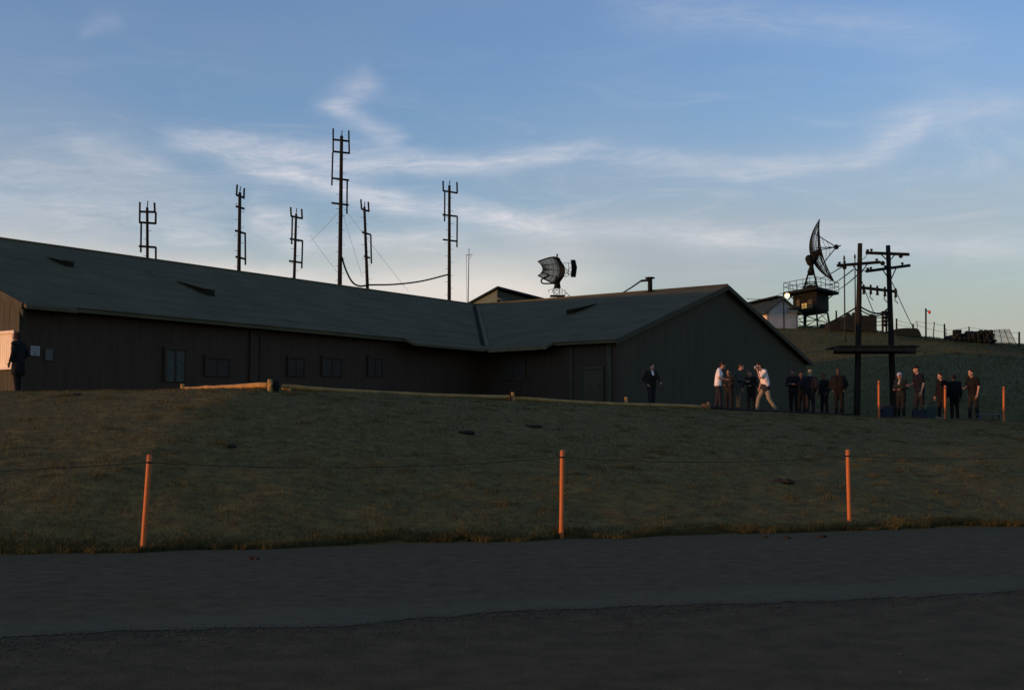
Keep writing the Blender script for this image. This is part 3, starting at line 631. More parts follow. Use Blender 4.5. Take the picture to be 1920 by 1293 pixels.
MB().beam(V3((wq.x - .1, wq.y - .12), wq.z + .02), V3((wq2.x + .1, wq2.y - .12), wq.z + .02), .5, .06).build('awning', m_steel, aw)
# lamp post
lp = P(1470, 606, dh - 2.5); lt = P(1470, 549, dh - 2.5)
ls = empty('lamp_post', V3(lp, tz(lp.x, lp.y)), 'thin lamp post with lit bulb in front of the white house', 'lamp post')
MB().tube([V3(lp, tz(lp.x, lp.y) - .3), V3(lp, lt.z)], .06, 6).build('post', m_steel, ls)
bq = P(1476, 553.5, dh - 2.5)
MB().tube([V3(lp, lt.z - .02), V3(bq, lt.z + .03), V3(bq, bq.z + .2)], .03, 6).build('bracket', m_steel, ls)
MB().tube([V3(bq, bq.z + .24), V3(bq, bq.z + .16)], [.08, .26], 10).build('shade', m_steel, ls)
MB().ball(bq, .24, .24, .26).build('bulb', m_lamp, ls)
ld = bpy.data.lights.new('lamp_light', 'POINT'); ld.energy = 12; ld.color = (1, .66, .3); ld.shadow_soft_size = .2
lo_ = bpy.data.objects.new('lamp_light', ld); COL.objects.link(lo_); lo_.location = bq + Vector((0, -.45, -.1))

# ------------------------------------------------------------------ antenna poles behind the building
def seg(mb, px0, py0, px1, py1, d, r, n=6, dz=0.0): 
    a, b = P(px0, py0, d + (dz * -1)), P(px1, py1, d + dz); mb.tube([a, b], r, n); return mb
def antenna_pole(label, d, pole, arms, rods, r0, r1, skew=0.25):
    (bx, by), (tx, ty) = pole
    b, t = P(bx, by, d), P(tx, ty, d); g = b + (b - t) * 0.0
    zg_ = tz(b.x, b.y); dirn = (t - b).normalized(); foot = b + dirn * ((zg_ - .5 - b.z) / dirn.z)
    o = empty('antenna_pole', V3(foot, zg_), label, 'antenna pole', 'aerial poles behind the building')
    n = 9; pts = [foot.lerp(t, i / (n - 1)) for i in range(n)]
    pm = MB().tube(pts, [r0 + (r1 - r0) * i / (n - 1) for i in range(n)], 10).build('pole', m_creo, o)
    MB().tube([t, t + Vector((.03, 0, .35))], .03, 6).build('tip', m_steel, o)
    cx = (bx + tx) / 2
    def q(px, py):                                    # arms run a little away from the viewer
        return P(px, py, d + (px - (bx + (tx - bx) * (by - py) / (by - ty))) * skew * d / F)
    for (x0, y0, x1, y1) in arms:
        a, b2 = q(x0, y0), q(x1, y1)
        am = MB().beam(a, b2, .09, .11).build('crossarm', m_arm, o)
        m = (a + b2) / 2
    for (x0, y0, x1, y1) in rods:
        MB().tube([q(x0, y0), q(x1, y1)], .055 if abs(y1 - y0) > 35 else .06, 6).build('antenna_rod', m_steel, o)
    L = (t - foot).length
    st_ = MB()
    for i in range(int(L / .45) - 2):
        c = foot + dirn * (1.5 + i * .45)
        if c.z > t.z - .6: break
        s = 1 if i % 2 else -1
        st_.tube([c, c + Vector((s * (r0 + .12), 0, 0))], .014, 4)
    st_.build('pole_steps', m_steel, pm)
    return o
antenna_pole('short pole with tall aerial frame, leftmost of the six', 62, ((276.5, 487), (276, 389)),
    [(260.9, 396.8, 291.8, 397.6), (260.9, 416.8, 292.6, 419), (260.2, 461.4, 292.6, 463.8)],
    [(262.3, 379, 261.9, 418), (289.6, 380, 290.4, 398), (292.2, 397.6, 291.8, 420), (264.8, 417, 264, 473), (292.2, 463.5, 292.2, 492)], .10, .07)
antenna_pole('thick aerial pole second from the left with four short crossarms', 66, ((447.9, 507), (449.8, 361)),
    [(443.5, 365.8, 458.3, 371), (441.9, 386.6, 458.8, 391.8), (440.5, 432, 460, 438), (441.5, 481, 459.3, 485.5)],
    [(444.7, 346.3, 443.5, 366.5), (458, 353, 457.2, 372.7), (459.7, 436, 460.2, 496.6)], .15, .085)
antenna_pole('slightly leaning aerial pole just left of the tallest pole', 71, ((551.6, 523.6), (555.3, 401)),
    [(545.3, 405, 567, 409.7), (543.2, 447.6, 567.8, 451.6), (541.7, 489, 566.7, 492.7)],
    [(545, 388.4, 546, 406), (565.6, 392, 566.7, 410.4), (548.2, 406.7, 546.9, 458), (567.3, 451, 565.8, 503)], .14, .07)
antenna_pole('tallest aerial pole with four crossarms, centre of the group', 72, ((637, 535), (640.5, 255)),
    [(624.7, 261.7, 655.6, 265), (624, 284, 655.6, 287.4), (622, 334, 654.4, 338), (621.7, 380.5, 653.9, 384.5)],
    [(624.7, 241, 624.7, 284.5), (653.9, 245, 654.9, 288), (624, 285.7, 622.2, 347.6), (651, 338, 650.4, 400.8)], .17, .10)
antenna_pole('aerial pole leaning left just right of the tallest pole', 75, ((689, 540.6), (683.2, 388)),
    [(677.9, 392, 692, 396.3), (679, 435.4, 695, 440), (682.3, 480, 694, 483.7)],
    [(676.6, 374, 677.9, 392), (690.5, 378.5, 691.7, 397), (695.2, 440, 696.4, 494)], .15, .08)
antenna_pole('tall aerial pole at the right end of the row', 80, ((842.3, 561), (842.6, 348)),
    [(830.3, 357.5, 857.7, 362), (829.9, 402.5, 857.7, 405.8), (830.3, 449, 856.8, 452.4)],
    [(830.7, 339.3, 831.2, 358), (856.8, 341.6, 857.3, 362), (834, 359, 833.6, 415), (857.3, 405.8, 856.8, 463.4)], .16, .09)
# thin whip mast
dm = 84; b = P(877.6, 566, dm); t = P(879.4, 466, dm); zg_ = tz(b.x, b.y)
o = empty('whip_mast', V3(b, zg_), 'very thin mast with small crossbar beside the pale hut', 'mast')
MB().tube([V3(b, zg_ - .2), b, t], [.05, .04, .022], 6).build('mast', m_grey, o)
MB().tube([P(873, 478.5, dm), P(886, 477, dm)], .02, 5).build('crossbar', m_grey, o)
MB().tube([P(874.7, 478, dm), P(875.3, 566, dm)], .014, 5).build('feed_wire', m_wire, o)
MB().tube([P(884, 480, dm), P(879, 486, dm)], .015, 5).build('brace', m_grey, o)

def cable(name, pts, r, label, mat=m_wire, cat='cable', group=None, sub=10):
    """smooth run through points"""
    pts = [Vector(p) for p in pts]; out = []
    e = [pts[0] * 2 - pts[1]] + pts + [pts[-1] * 2 - pts[-2]]
    for i in range(1, len(e) - 2):
        p0, p1, p2, p3 = e[i - 1:i + 3]
        for j in range(sub):
            t = j / sub; out.append(0.5 * ((2 * p1) + (p2 - p0) * t + (2 * p0 - 5 * p1 + 4 * p2 - p3) * t * t + (3 * p1 - p0 - 3 * p2 + p3) * t ** 3))
    out.append(pts[-1])
    o = MB().tube(out, r, 5).build(name, mat, base=pts[0]); return tag(o, label, cat, group)
def sagged(name, a, b, sag, r, label, mat=m_wire, cat='wire', group=None, n=16):
    a, b = Vector(a), Vector(b)
    pts = [a.lerp(b, i / n) - Vector((0, 0, sag * 4 * (i / n) * (1 - i / n))) for i in range(n + 1)]
    o = MB().tube(pts, r, 5).build(name, mat, base=a); return tag(o, label, cat, group)
cable('feed_cable', [P(641, 482, 72), P(648, 505, 72.6), P(660, 528, 73.5), P(674, 536, 74.4), P(688, 535, 75)], .06, 'thick cable drooping from the tallest pole to the pole beside it')
cable('feed_cable', [P(689, 534, 75), P(740, 533, 77), P(790, 527, 78.5), P(841, 514.5, 80)], .055, 'thick cable sagging to the right-hand pole of the row')
for a_, b_, lb in (((640, 392, 72), (582, 452, 74), 'faint guy wire going left from the tallest pole'), ((582, 442, 74), (634, 512, 72.5), 'faint guy wire below the tallest pole, slanting right'),
                   ((641, 385, 72), (765, 545, 78), 'faint guy wire running down right from the tallest pole'), ((641, 395, 72), (680, 520, 76), 'steep faint guy wire right of the tallest pole')):
    sagged('guy_wire', P(*a_), P(*b_), .05, .008, lb, group='guy wires of the tallest pole')
sagged('stay_wire', STOVE, P(1061, 548, 128), 1.2, .045, 'wire from the stove pipe towards the mesh radar')

# ------------------------------------------------------------------ mesh radar behind the ridge
d2 = 135.0; kk = d2 / F
def Q(px, py, dy=0.0): return P(px, py, d2 + dy)
cb = Q(1045, 560); zg_ = tz(cb.x, cb.y)
rd2 = empty('search_radar', V3(cb, zg_), 'mesh radar reflector with slab feed on a small lattice stand', 'radar')
# reflector: a rectangular parabolic mesh seen from behind, turned to the right
axis_x = Vector((-0.80, -0.60, 0)).normalized()       # looks left and a little towards the road
side = Vector((-axis_x.y, axis_x.x, 0)); upv = Vector((0, 0, 1))
hub = Q(1050.5, 507.5)
HH, HW = 1.58, 2.0
def rf(u, v):                                          # u,v in -1..1
    k_ = 1.0 - 0.46 * u * u
    return hub + side * (u * HW) + upv * (v * HH * k_ - .34 * u) + axis_x * (1.0 * u * u + 0.75 * v * v)
mb = MB()
for i in range(31):
    u = -1 + 2 * i / 30; mb.tube([rf(u, -1 + 2 * j / 12) for j in range(13)], .052 if i % 4 else .062, 4)
mb.build('mesh_bars', m_steel, rd2)
mb = MB()
for j in range(25):
    v = -1 + 2 * j / 24; mb.tube([rf(-1 + 2 * i / 12, v) for i in range(13)], .044, 4)
mb.build('mesh_bars', m_steel, rd2)
mb = MB()
for v in (-.98, -.5, 0, .5, .98): mb.tube([rf(-1 + 2 * i / 12, v) - axis_x * .06 for i in range(13)], .055, 5)
for u in (-1, 1): mb.tube([rf(u, -1 + 2 * j / 12) for j in range(13)], .07, 5)
mb.build('reflector_frame', m_steel, rd2)
mb = MB(); nn = 16
# deep right-hand flank of the reflector, plated
vs = []
for j in range(nn + 1):
    v = -1 + 2 * j / nn
    a0 = rf(-.05, v); a1 = rf(1, v)
    vs += [a0 - axis_x * .05, a1 - axis_x * .02, a1 + axis_x * .06, a0 + axis_x * .04]
mb.add(vs, [(4 * j + i, 4 * j + (i + 1) % 4, 4 * j + 4 + (i + 1) % 4, 4 * j + 4 + i) for j in range(nn) for i in range(4)] + [(0, 1, 2, 3), tuple(4 * nn + i for i in range(4))])
mb.build('side_plate', m_steel, rd2)
fz = [Q(1070, 487), Q(1078, 487), Q(1081, 500), Q(1078.5, 518.5), Q(1070, 518.5), Q(1071.5, 502)]
MB().poly(fz, (0.1, 0.55, 0)).build('feed_slab', m_steel, rd2)
mb = MB()
for (x0, y0, x1, y1) in ((1055, 493.5, 1071, 493), (1058, 512, 1070, 513), (1056, 495, 1066, 515), (1058, 518, 1071, 500), (1056, 500, 1072, 512), (1066, 493, 1066, 516), (1059, 520, 1070, 514)):
    mb.tube([Q(x0, y0), Q(x1, y1, .3)], .03, 5)
mb.build('feed_struts', m_steel, rd2)
MB().tube([Q(1045, 481), Q(1044.5, 476)], .09, 6).build('beacon', m_steel, rd2)
lp_ = [Q(1030, 516), Q(1024, 519.5), Q(1018, 522), Q(1014.6, 525.5), Q(1015.2, 529.5), Q(1019, 531.5), Q(1026, 531.5), Q(1036, 531.3), Q(1044, 532)]
MB().tube(lp_, .095, 8).build('waveguide', m_steel, rd2)
MB().beam(Q(1021, 521), Q(1034, 530), .06, .06).build('waveguide_brace', m_steel, rd2)
MB().tube([Q(1045, 540), Q(1045, 533), Q(1045.5, 520)], [.42, .35, .25], 12).build('pedestal', m_steel, rd2)
mb = MB()
for sx, sy in ((-1, -.5), (1, -.5), (-1, .5), (1, .5)):
    mb.tube([Q(1044 + sx * 5.5, 539, sy), V3(Q(1044 + sx * 6, 560, sy), zg_ - .5)], .05, 5)
for y0, y1 in ((540, 547), (547, 555)):
    for sy in (-.5, .5):
        mb.tube([Q(1038, y0, sy), Q(1050, y1, sy)], .03, 5); mb.tube([Q(1050, y0, sy), Q(1038, y1, sy)], .03, 5)
mb.build('lattice_stand', m_grey, rd2)
MB().box(Q(1045, 555), (1.7, 1.4, .10)).build('deck', m_steel, rd2)
mb = MB()
for x in (1029, 1036, 1054, 1059.5): mb.tube([Q(x, 555 if x > 1040 else 548), Q(x, 543)], .035, 5)
mb.tube([Q(1029, 544), Q(1038, 541)], .025, 5); mb.tube([Q(1052, 541), Q(1059.5, 545)], .025, 5); mb.tube([Q(1050, 554), Q(1060, 553)], .05, 5)
mb.build('guard_rail', m_steel, rd2)

# ------------------------------------------------------------------ radar tower on the hill
d3 = 122.0
def T(px, py, dy=0.0): return P(px, py, d3 + dy)
tb = T(1521, 612); zg_ = tz(tb.x, tb.y)
tow = empty('radar_tower', V3(tb, zg_), 'squat radar tower cabin on braced legs with railed deck', 'tower')
# cabin: square, one corner towards the viewer
cq = [T(1487, 575, .8), T(1531.5, 575, -3.0), T(1554, 575, .6), T(1510, 575, 4.4)]
zt3, zb3 = T(1525, 548).z, T(1525, 583).z
cab = MB().poly([V3(p, zb3) for p in cq], (0, 0, zt3 - zb3)).build('cabin', m_steel, tow)
MB().poly([V3(Vector((tb.x, d3, 0)).lerp(p, 0.93), zb3 - .16) for p in cq], (0, 0, .16)).build('floor_frame', m_steel, tow)
fn = (V3(cq[1], 0) - V3(cq[0], 0)).normalized(); out = Vector((fn.y, -fn.x, 0))
def cabp(px, py): return on_plane(px, py, V3(cq[0], 0) + out * .03, out)
for (x0, x1, y0, y1, mt, nm) in ((1504, 1513, 569.5, 577.5, m_glowpane, 'window'), (1515, 1524, 562, 578, m_gable, 'door'), (1494, 1500, 562, 576, m_gable, 'shutter')):
    a, b = cabp(x0, y0), cabp(x1, y1)
    w_ = MB().poly([V3(a, b.z), V3(b, b.z), V3(b, a.z), V3(a, a.z)], out * .05).build(nm, mt, cab)
    if nm == 'window':
        MB().beam(V3((a + b) / 2 + out * .07, b.z), V3((a + b) / 2 + out * .07, a.z), .05, .05, up=out).build('mullion', m_steel, w_); tag(w_, 'window glowing dull yellow')
# deck
dq = [T(1469.5, 545.5, .5), T(1531, 541.5 + 5, -4.6), T(1573, 549, .3), T(1512, 545, 5.0)]
zd = T(1520, 546.5).z
dk = MB().poly([V3(p, zd) for p in dq], (0, 0, -.28)).build('deck', m_steel, tow)
for i in range(4):
    a, b = V3(dq[i], zd), V3(dq[(i + 1) % 4], zd)
    for h in (.98, .52): MB().tube([a + Vector((0, 0, h)), b + Vector((0, 0, h))], .032, 5).build('rail', m_steel, tow)
    n = 5
    for j in range(n): q = a.lerp(b, j / n); MB().tube([q, q + Vector((0, 0, 1.0))], .03, 5).build('rail_post', m_steel, tow)
    m = a.lerp(b, .5)
for q0, q1 in ((T(1563, 552), T(1553, 560)), (T(1476, 552), T(1488, 560)), (T(1478, 562, 1), T(1487, 552, 1))): MB().tube([q0, q1], .06, 5).build('bracket', m_steel, tow)
# legs and braces
feet = []
for p in cq:
    c = Vector((tb.x, d3, 0)); q = c + (V3(p, 0) - V3(c, 0)) * .92; q2 = c + (V3(p, 0) - V3(c, 0)) * 1.10
    zf = tz(q2.x, q2.y) - .3; feet.append((V3(q, zb3 - .1), V3(q2, zf))); MB().beam(V3(q, zb3 - .1), V3(q2, zf), .15, .15).build('leg', m_steel, tow)
for i in range(4):
    (a0, a1), (b0, b1) = feet[i], feet[(i + 1) % 4]
    for f0, f1 in ((0, .5), (.5, 1)):
        for (s0, s1, e0, e1) in ((a0, a1, b0, b1), (b0, b1, a0, a1)): MB().tube([s0.lerp(s1, f0), e0.lerp(e1, f1)], .035, 5).build('brace', m_steel, tow)
    MB().tube([a0.lerp(a1, .5), b0.lerp(b1, .5)], .05, 5).build('brace', m_steel, tow)
MB().tube([T(1509, 585), V3(T(1509, 606), zg_ - .3)], .16, 8).build('centre_column', m_steel, tow)
# radar dish standing on the tower
dsh = empty('dish_radar', V3(T(1520, 546), zd), 'open lattice radar dish facing right on top of the tower', 'radar')
ctr = T(1531, 474)
top_, bot_ = T(1536.5, 412), T(1562, 526.5)
chord = (top_ - bot_); half = chord.length / 2; vdir = chord.normalized(); mid_ = (top_ + bot_) / 2
fdir = Vector((vdir.z, 0, -vdir.x)).normalized()                    # straight right, tipped up a little
tilt = Matrix.Rotation(R(-14), 3, 'Z'); fdir = (tilt @ fdir).normalized()
udir = fdir.cross(vdir).normalized(); vdir = udir.cross(fdir).normalized()
SAG, UW = 1.35, 1.9
def df(u, v):                                                       # u,v in -1..1 inside the unit circle
    return mid_ + vdir * (v * half) + udir * (u * UW) + fdir * (SAG * (v * v + .55 * u * u - 1))
mb = MB()
for i in range(31):
    v = -.99 + 1.98 * i / 30; um = math.sqrt(max(0, 1 - v * v)); n = 8
    if um > .05: mb.tube([df(-um + 2 * um * j / n, v) for j in range(n + 1)], .026, 4)
mb.build('mesh_bars', m_steel, dsh)
mb = MB()
for i in range(9):
    u = -.92 + 1.84 * i / 8; vm_ = math.sqrt(max(0, 1 - u * u)); n = 14
    mb.tube([df(u, -vm_ + 2 * vm_ * j / n) for j in range(n + 1)], .03, 4)
mb.build('mesh_bars', m_steel, dsh)
MB().tube([df(math.sin(a), math.cos(a)) for a in [2 * math.pi * j / 40 for j in range(41)]], .07, 5).build('rim', m_steel, dsh)
n = 20; mb = MB(); vs = []
for j in range(n + 1):
    v = -1 + 2 * j / n; w = .30 * (1 - v * v) + .03; c = df(0, v)
    vs += [c - fdir * .04 - udir * .5 * (1 - v * v), c - fdir * .04 + udir * .5 * (1 - v * v), c - fdir * (w + .04) + udir * .12, c - fdir * (w + .04) - udir * .12]
mb.add(vs, [(4 * j + i, 4 * j + (i + 1) % 4, 4 * j + 4 + (i + 1) % 4, 4 * j + 4 + i) for j in range(n) for i in range(4)] + [(0, 1, 2, 3), tuple(4 * n + i for i in range(4))])
mb.build('spine', m_steel, dsh)
feed = T(1568, 463); hubp = T(1539, 472)
MB().ball(feed, .28, .25, .28).build('feed_horn', m_steel, dsh); MB().tube([feed, T(1577, 460)], [.10, .05], 6).build('feed_tip', m_steel, dsh)
mb = MB()
for p in (df(0, .62), df(0, -.50), df(.75, .1), df(-.75, .1)): mb.tube([p, feed], .055, 5)
for t0, t1 in ((.35, .5), (.55, .7)):
    mb.tube([df(0, .62).lerp(feed, t0), df(-.75, .1).lerp(feed, t1)], .025, 4); mb.tube([df(0, -.5).lerp(feed, t0), df(-.75, .1).lerp(feed, t1)], .025, 4)
mb.build('feed_struts', m_steel, dsh)
MB().tube([df(0, -.05), hubp], [.35, .38], 10).build('hub', m_steel, dsh)
mb = MB()
for a in range(10): aa = 2 * math.pi * a / 10; mb.tube([hubp, df(.96 * math.sin(aa), .96 * math.cos(aa))], .03, 4)
mb.build('stay_rods', m_steel, dsh)
MB().capsule(T(1517, 485), T(1519, 492), .42, .38).build('counterweight', m_steel, dsh)
MB().tube([T(1519, 487), T(1526, 484), T(1532, 480)], [.35, .38, .30], 8).build('yoke', m_steel, dsh)
MB().tube([T(1521, 488), T(1521.5, 500), T(1520.5, 509), T(1521, 516)], [.34, .22, .38, .30], 10).build('pedestal', m_steel, dsh)
mb = MB(); ap = [T(1516, 511, -.3), T(1526, 511, -.3), T(1526, 511, .4), T(1516, 511, .4)]
ft = [T(1506, 541, -1.4), T(1534, 541, -1.4), T(1534, 541, 1.4), T(1506, 541, 1.4)]
for i in range(4):
    f0, f1 = V3(ft[i], zd), V3(ft[(i + 1) % 4], zd)
    mb.beam(ap[i], f0, .12, .12); mb.tube([ap[i].lerp(f0, .55), f1], .05, 4); mb.tube([ap[i].lerp(f0, .55), ap[(i + 1) % 4].lerp(f1, .55)], .06, 4); mb.tube([f0, ap[(i + 1) % 4].lerp(f1, .55)], .05, 4)
mb.build('stand', m_steel, dsh)
MB().box(T(1522, 540), (1.0, 1.0, .5)).build('drive_box', m_steel, dsh)

# ------------------------------------------------------------------ power poles with transformer deck
d4 = 52.0
def U(px, py, dy=0.0): return P(px, py, d4 + dy)
def power_pole(label, top, bot, dy):
    t, b = U(*top, dy), U(*bot, dy); zg_ = tz(b.x, b.y)
    o = empty('power_pole', V3(b, zg_), label, 'power pole', 'pair of power poles'); foot = b + (b - t).normalized() * .6
    pm = MB().tube([foot.lerp(t, i / 8) for i in range(9)], [.155 - .055 * i / 8 for i in range(9)], 12).build('pole', m_creo, o)
    return o
pA = power_pole('left pole of the pair, with a single long crossarm', (1612.5, 456.3), (1606.8, 773), 0.0)
pB = power_pole('right pole of the pair, with two crossed arms at its top', (1665, 460), (1675.6, 778), 0.8)
def arm(par, a, b, dy0, dy1, r=.13):
    o = MB().beam(U(*a, dy0), U(*b, dy1), .10, r).build('crossarm', m_arm, par); return o
def braces(par, lst):
    for a, b, dy in lst: MB().beam(U(*a, dy), U(*b, dy), .03, .045).build('brace', m_steel, par)
def insulators(par, lst, h=.16):
    for x, y, dy in lst:
        c = U(x, y, dy); MB().tube([c + Vector((0, 0, -.02)), c + Vector((0, 0, h * .5)), c + Vector((0, 0, h * .55)), c + Vector((0, 0, h))], [.03, .035, .075, .055], 8).build('insulator', m_steel, par)
arm(pA, (1569.8, 497.8), (1650, 491.5), -.35, .15); MB().ball(U(1655, 493.5, .2), .11).build('insulator', m_steel, pA)
MB().tube([U(1648, 491.6, .15), U(1655, 493.5, .2)], .05, 6).build('arm_pin', m_steel, pA)
braces(pA, [((1599.4, 498), (1612, 514), -.22), ((1625.6, 496), (1613, 514), -.05)])
insulators(pA, [(1583.5, 496, -.3), (1644, 491.5, .1), (1574, 497.5, -.3)]); MB().ball(U(1583.5, 501.5, -.3), .10).build('insulator', m_steel, pA)
arm(pB, (1623.8, 473.8), (1704.4, 477), .55, .95); arm(pB, (1623.8, 508.6), (1706, 497.5), .45, 1.05)
braces(pB, [((1652, 477), (1666, 490), .7), ((1677, 478.5), (1667, 490), .75), ((1655.6, 506), (1667, 524), .65), ((1680, 503), (1670, 525), .78)])
insulators(pB, [(1634, 473, .6), (1627, 474, .6), (1633, 507, .5), (1692, 498.5, 1.0), (1627, 508.5, .5), (1660, 504, .7)]); MB().ball(U(1689, 480, .95), .10).build('insulator', m_steel, pB)
# lower arm with fuse cut-outs
lowarm = empty('fuse_crossarm', U(1648, 543, .3), 'lower crossarm between the two power poles hung with fuse cutouts', 'crossarm')
MB().beam(U(1613, 538.8, .0 - .16), U(1681, 546.5, .6), .10, .12).build('crossarm', m_arm, lowarm)
for i, (x, y) in enumerate(((1618, 541), (1631, 541), (1643.4, 543), (1657.5, 545), (1677.5, 547))):
    c = U(x, y, .1); cut = MB().tube([c + Vector((0, -.12, .16)), c + Vector((0, -.12, .05)), c + Vector((0, -.12, 0)), c + Vector((0, -.12, -.12)), c + Vector((0, -.12, -.26))], [.05, .05, .085, .05, .075], 8).build('fuse_cutout', m_steel, lowarm)
    if i in (1, 3, 4):
        cc = c + Vector((0, -.12, -.26)); MB().tube([cc, cc + Vector((-.05, 0, -.12)), cc + Vector((.03, 0, -.2)), cc + Vector((.10, 0, -.28))], .022, 5).build('lead', m_wire, cut)
# deck
zq = U(1640, 651, .3).z
dk = empty('transformer_deck', V3(U(1640, 656, .3), zq), 'wooden platform fixed across the two power poles', 'platform')
for dy in (-.55, 1.35):
    MB().beam(V3(U(1563, 656, dy), zq - .13), V3(U(1717, 656, dy), zq - .13), .10, .20).build('beam', m_deck, dk)
xa, xb = U(1563, 651, 0).x, U(1717, 651, 0).x; npk = 16
for i in range(npk):
    x = xa + (xb - xa) * (i + .5) / npk; MB().box((x, d4 + .4, zq + random.uniform(-.01, .01)), ((xb - xa) / npk - .02, 2.15 + random.uniform(-.06, .06), .05)).build('plank', m_deck, dk)
sagged('guy_wire', U(1672.5, 529, .8), P(1711, 612, 64), .05, .02, 'guy wire slanting down right from the right power pole')
sagged('guy_wire', U(1616, 527.5), P(1641, 592, 60), .05, .02, 'guy wire slanting down between the two power poles')
cable('service_cable', [P(1553, 606, 60), P(1570, 597, 57), P(1586, 588, 55), P(1604.5, 577, 52.3)], .04, 'cable rising from the left to the left power pole')
cable('service_cable', [U(1614, 575.5), U(1622, 580, .2), U(1634, 585.5, .4), U(1648, 587.5, .6), U(1658, 584, .7), U(1665, 578, .8)], .04, 'upper sagging cable between the two power poles')
cable('service_cable', [U(1614, 582), U(1626, 588, .2), U(1640, 592, .4), U(1654, 590, .6), U(1666, 583, .8)], .03, 'lower sagging cable between the two power poles')
# wires from the poles towards the tower
for i, (a, b) in enumerate((((1583.5, 497, 51.7), (1530, 524, 120)), ((1600, 505, 51.8), (1551, 536, 120)), ((1608, 515, 52), (1566, 545, 120)))):
    sagged('power_line', P(*a), P(*b), .12, .03, ('highest', 'middle', 'lowest')[i] + ' of three wires running from the left power pole towards the tower', group='wires to the radar tower')
sagged('power_line', T(1470, 548), P(1400, 560, 112), .3, .03, 'wire from the tower deck down to the white house roof')
sagged('power_line', U(1633, 507, .5), U(1612, 500, 0), .12, .015, 'short wire between the lower right arm and the left power pole')
sagged('power_line', U(1627, 474, .6), U(1612, 486, 0), .12, .015, 'short wire between the upper right arm and the left power pole')
# thin masts beyond
for px, y0, y1, d, lb in ((1583, 487, 604, 96, 'thin grey mast left of the power poles'), (1603, 484, 604, 100, 'thin grey mast half hidden behind the left power pole')):
    b = P(px + .5, y1, d); t = P(px, y0, d); zg_ = tz(b.x, b.y); o = empty('thin_mast', V3(b, zg_), lb, 'mast', 'thin masts')
    MB().tube([V3(b, zg_ - .3), t], [.07, .045], 6).build('mast', m_grey, o); MB().tube([t, t + Vector((0, 0, .35))], [.09, .05], 6).build('cap', m_steel, o)

# ------------------------------------------------------------------ hilltop clutter
d5 = 112.0
def X(px, py, dy=0.0): return P(px, py, d5 + dy)
# squared bunker
b = X(1612, 612); bk = empty('earth_bunker', V3(b, tz(b.x, b.y)), 'dark boxy bunker on the crest behind the power poles', 'bunker')
mb = MB(); outl = [(1578, 618), (1578, 600), (1582, 594), (1588, 591), (1600, 590), (1622, 591), (1644, 592.5), (1644, 622)]
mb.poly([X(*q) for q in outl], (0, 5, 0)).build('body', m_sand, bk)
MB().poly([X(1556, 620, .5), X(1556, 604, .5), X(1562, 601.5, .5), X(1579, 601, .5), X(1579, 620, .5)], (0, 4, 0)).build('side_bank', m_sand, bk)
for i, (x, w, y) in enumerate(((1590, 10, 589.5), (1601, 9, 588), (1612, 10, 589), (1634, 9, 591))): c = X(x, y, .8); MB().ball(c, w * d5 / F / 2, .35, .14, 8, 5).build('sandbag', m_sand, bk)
# insulator rack beside the right power pole
b = X(1659, 616, -4); rk = empty('wire_rack', V3(b, tz(b.x, b.y)), 'dark rack of coils and wires left of the right power pole', 'rack')
for x in (1655, 1662): MB().tube([X(x, 622, -4), X(x, 583, -4)], .10, 6).build('post', m_creo, rk)
for y in (588, 595, 602, 609):
    MB().tube([X(1643, y + 1, -4), X(1667, y, -4)], .035, 5).build('strand', m_wire, rk)
    c = X(1658.5, y, -4.2); MB().tube([c + Vector((-.25, 0, 0)), c + Vector((.25, 0, 0))], .15, 8).build('coil', m_creo, rk)
# low rounded shelter
b = X(1704, 630); sh = empty('low_shelter', V3(b, tz(b.x, b.y)), 'low dark rounded shelter right of the power poles', 'shelter')
outl = [(1674, 640), (1676, 620), (1682, 616), (1700, 614.6), (1718, 615), (1723, 618), (1727, 626), (1729, 640)]
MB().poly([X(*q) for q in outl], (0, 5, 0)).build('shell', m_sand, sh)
# lamp pole with red lamp
b = X(1736, 634); t = X(1736, 578); rl = empty('signal_pole', V3(b, tz(b.x, b.y)), 'thin pole with small red lamp on a bracket', 'pole')
MB().tube([V3(b, tz(b.x, b.y) - .3), t], .08, 6).build('pole', m_steel, rl)
MB().tube([X(1736, 582.5), X(1741.5, 583.5)], .05, 5).build('bracket', m_steel, rl); MB().ball(X(1742.5, 585), .14, .14, .18).build('lamp', m_red, rl)
# fence posts along the skyline
FP = [(1568, 582, 604, .09, 0), (1681, 597, 618, .09, 0), (1712, 607, 618, .09, 0), (1719.5, 601, 616, .03, 1.5), (1751, 603, 634, .05, -2), (1771, 607, 636, .09, .5), (1774, 617, 634, .03, 0), (1817, 612, 626, .07, 0), (1911, 622, 650, .10, 0)]
side_words = ['far left of the power poles', 'just right of the right power pole', 'behind the low rounded shelter', 'thin and tilted by the low shelter', 'leaning, right of the red lamp', 'thick, left of the sandbags', 'thin, beside the thick post', 'behind the sandbags', 'at the far right edge']
prev = None
for (px, y0, y1, r, lean), wds in zip(FP, side_words):
    b, t = X(px + lean * .6, y1, 1), X(px - lean * .4, y0, 1)
    o = MB().tube([V3(b, b.z - .8), b, t], [r, r, r * .85], 6).build('fence_post', m_creo, base=b); tag(o, 'skyline fence post ' + wds, 'fence post', 'skyline fence posts')
    if prev is not None and px > 1690:
        for k_, (f, w) in enumerate(((.9, 'top'), (.5, 'middle'))):
            sagged('fence_wire', prev[0].lerp(prev[1], f), b.lerp(t, f), .05, .014, w + ' skyline fence wire left of the post ' + wds, group='skyline fence wires', n=6)
    prev = (b, t)
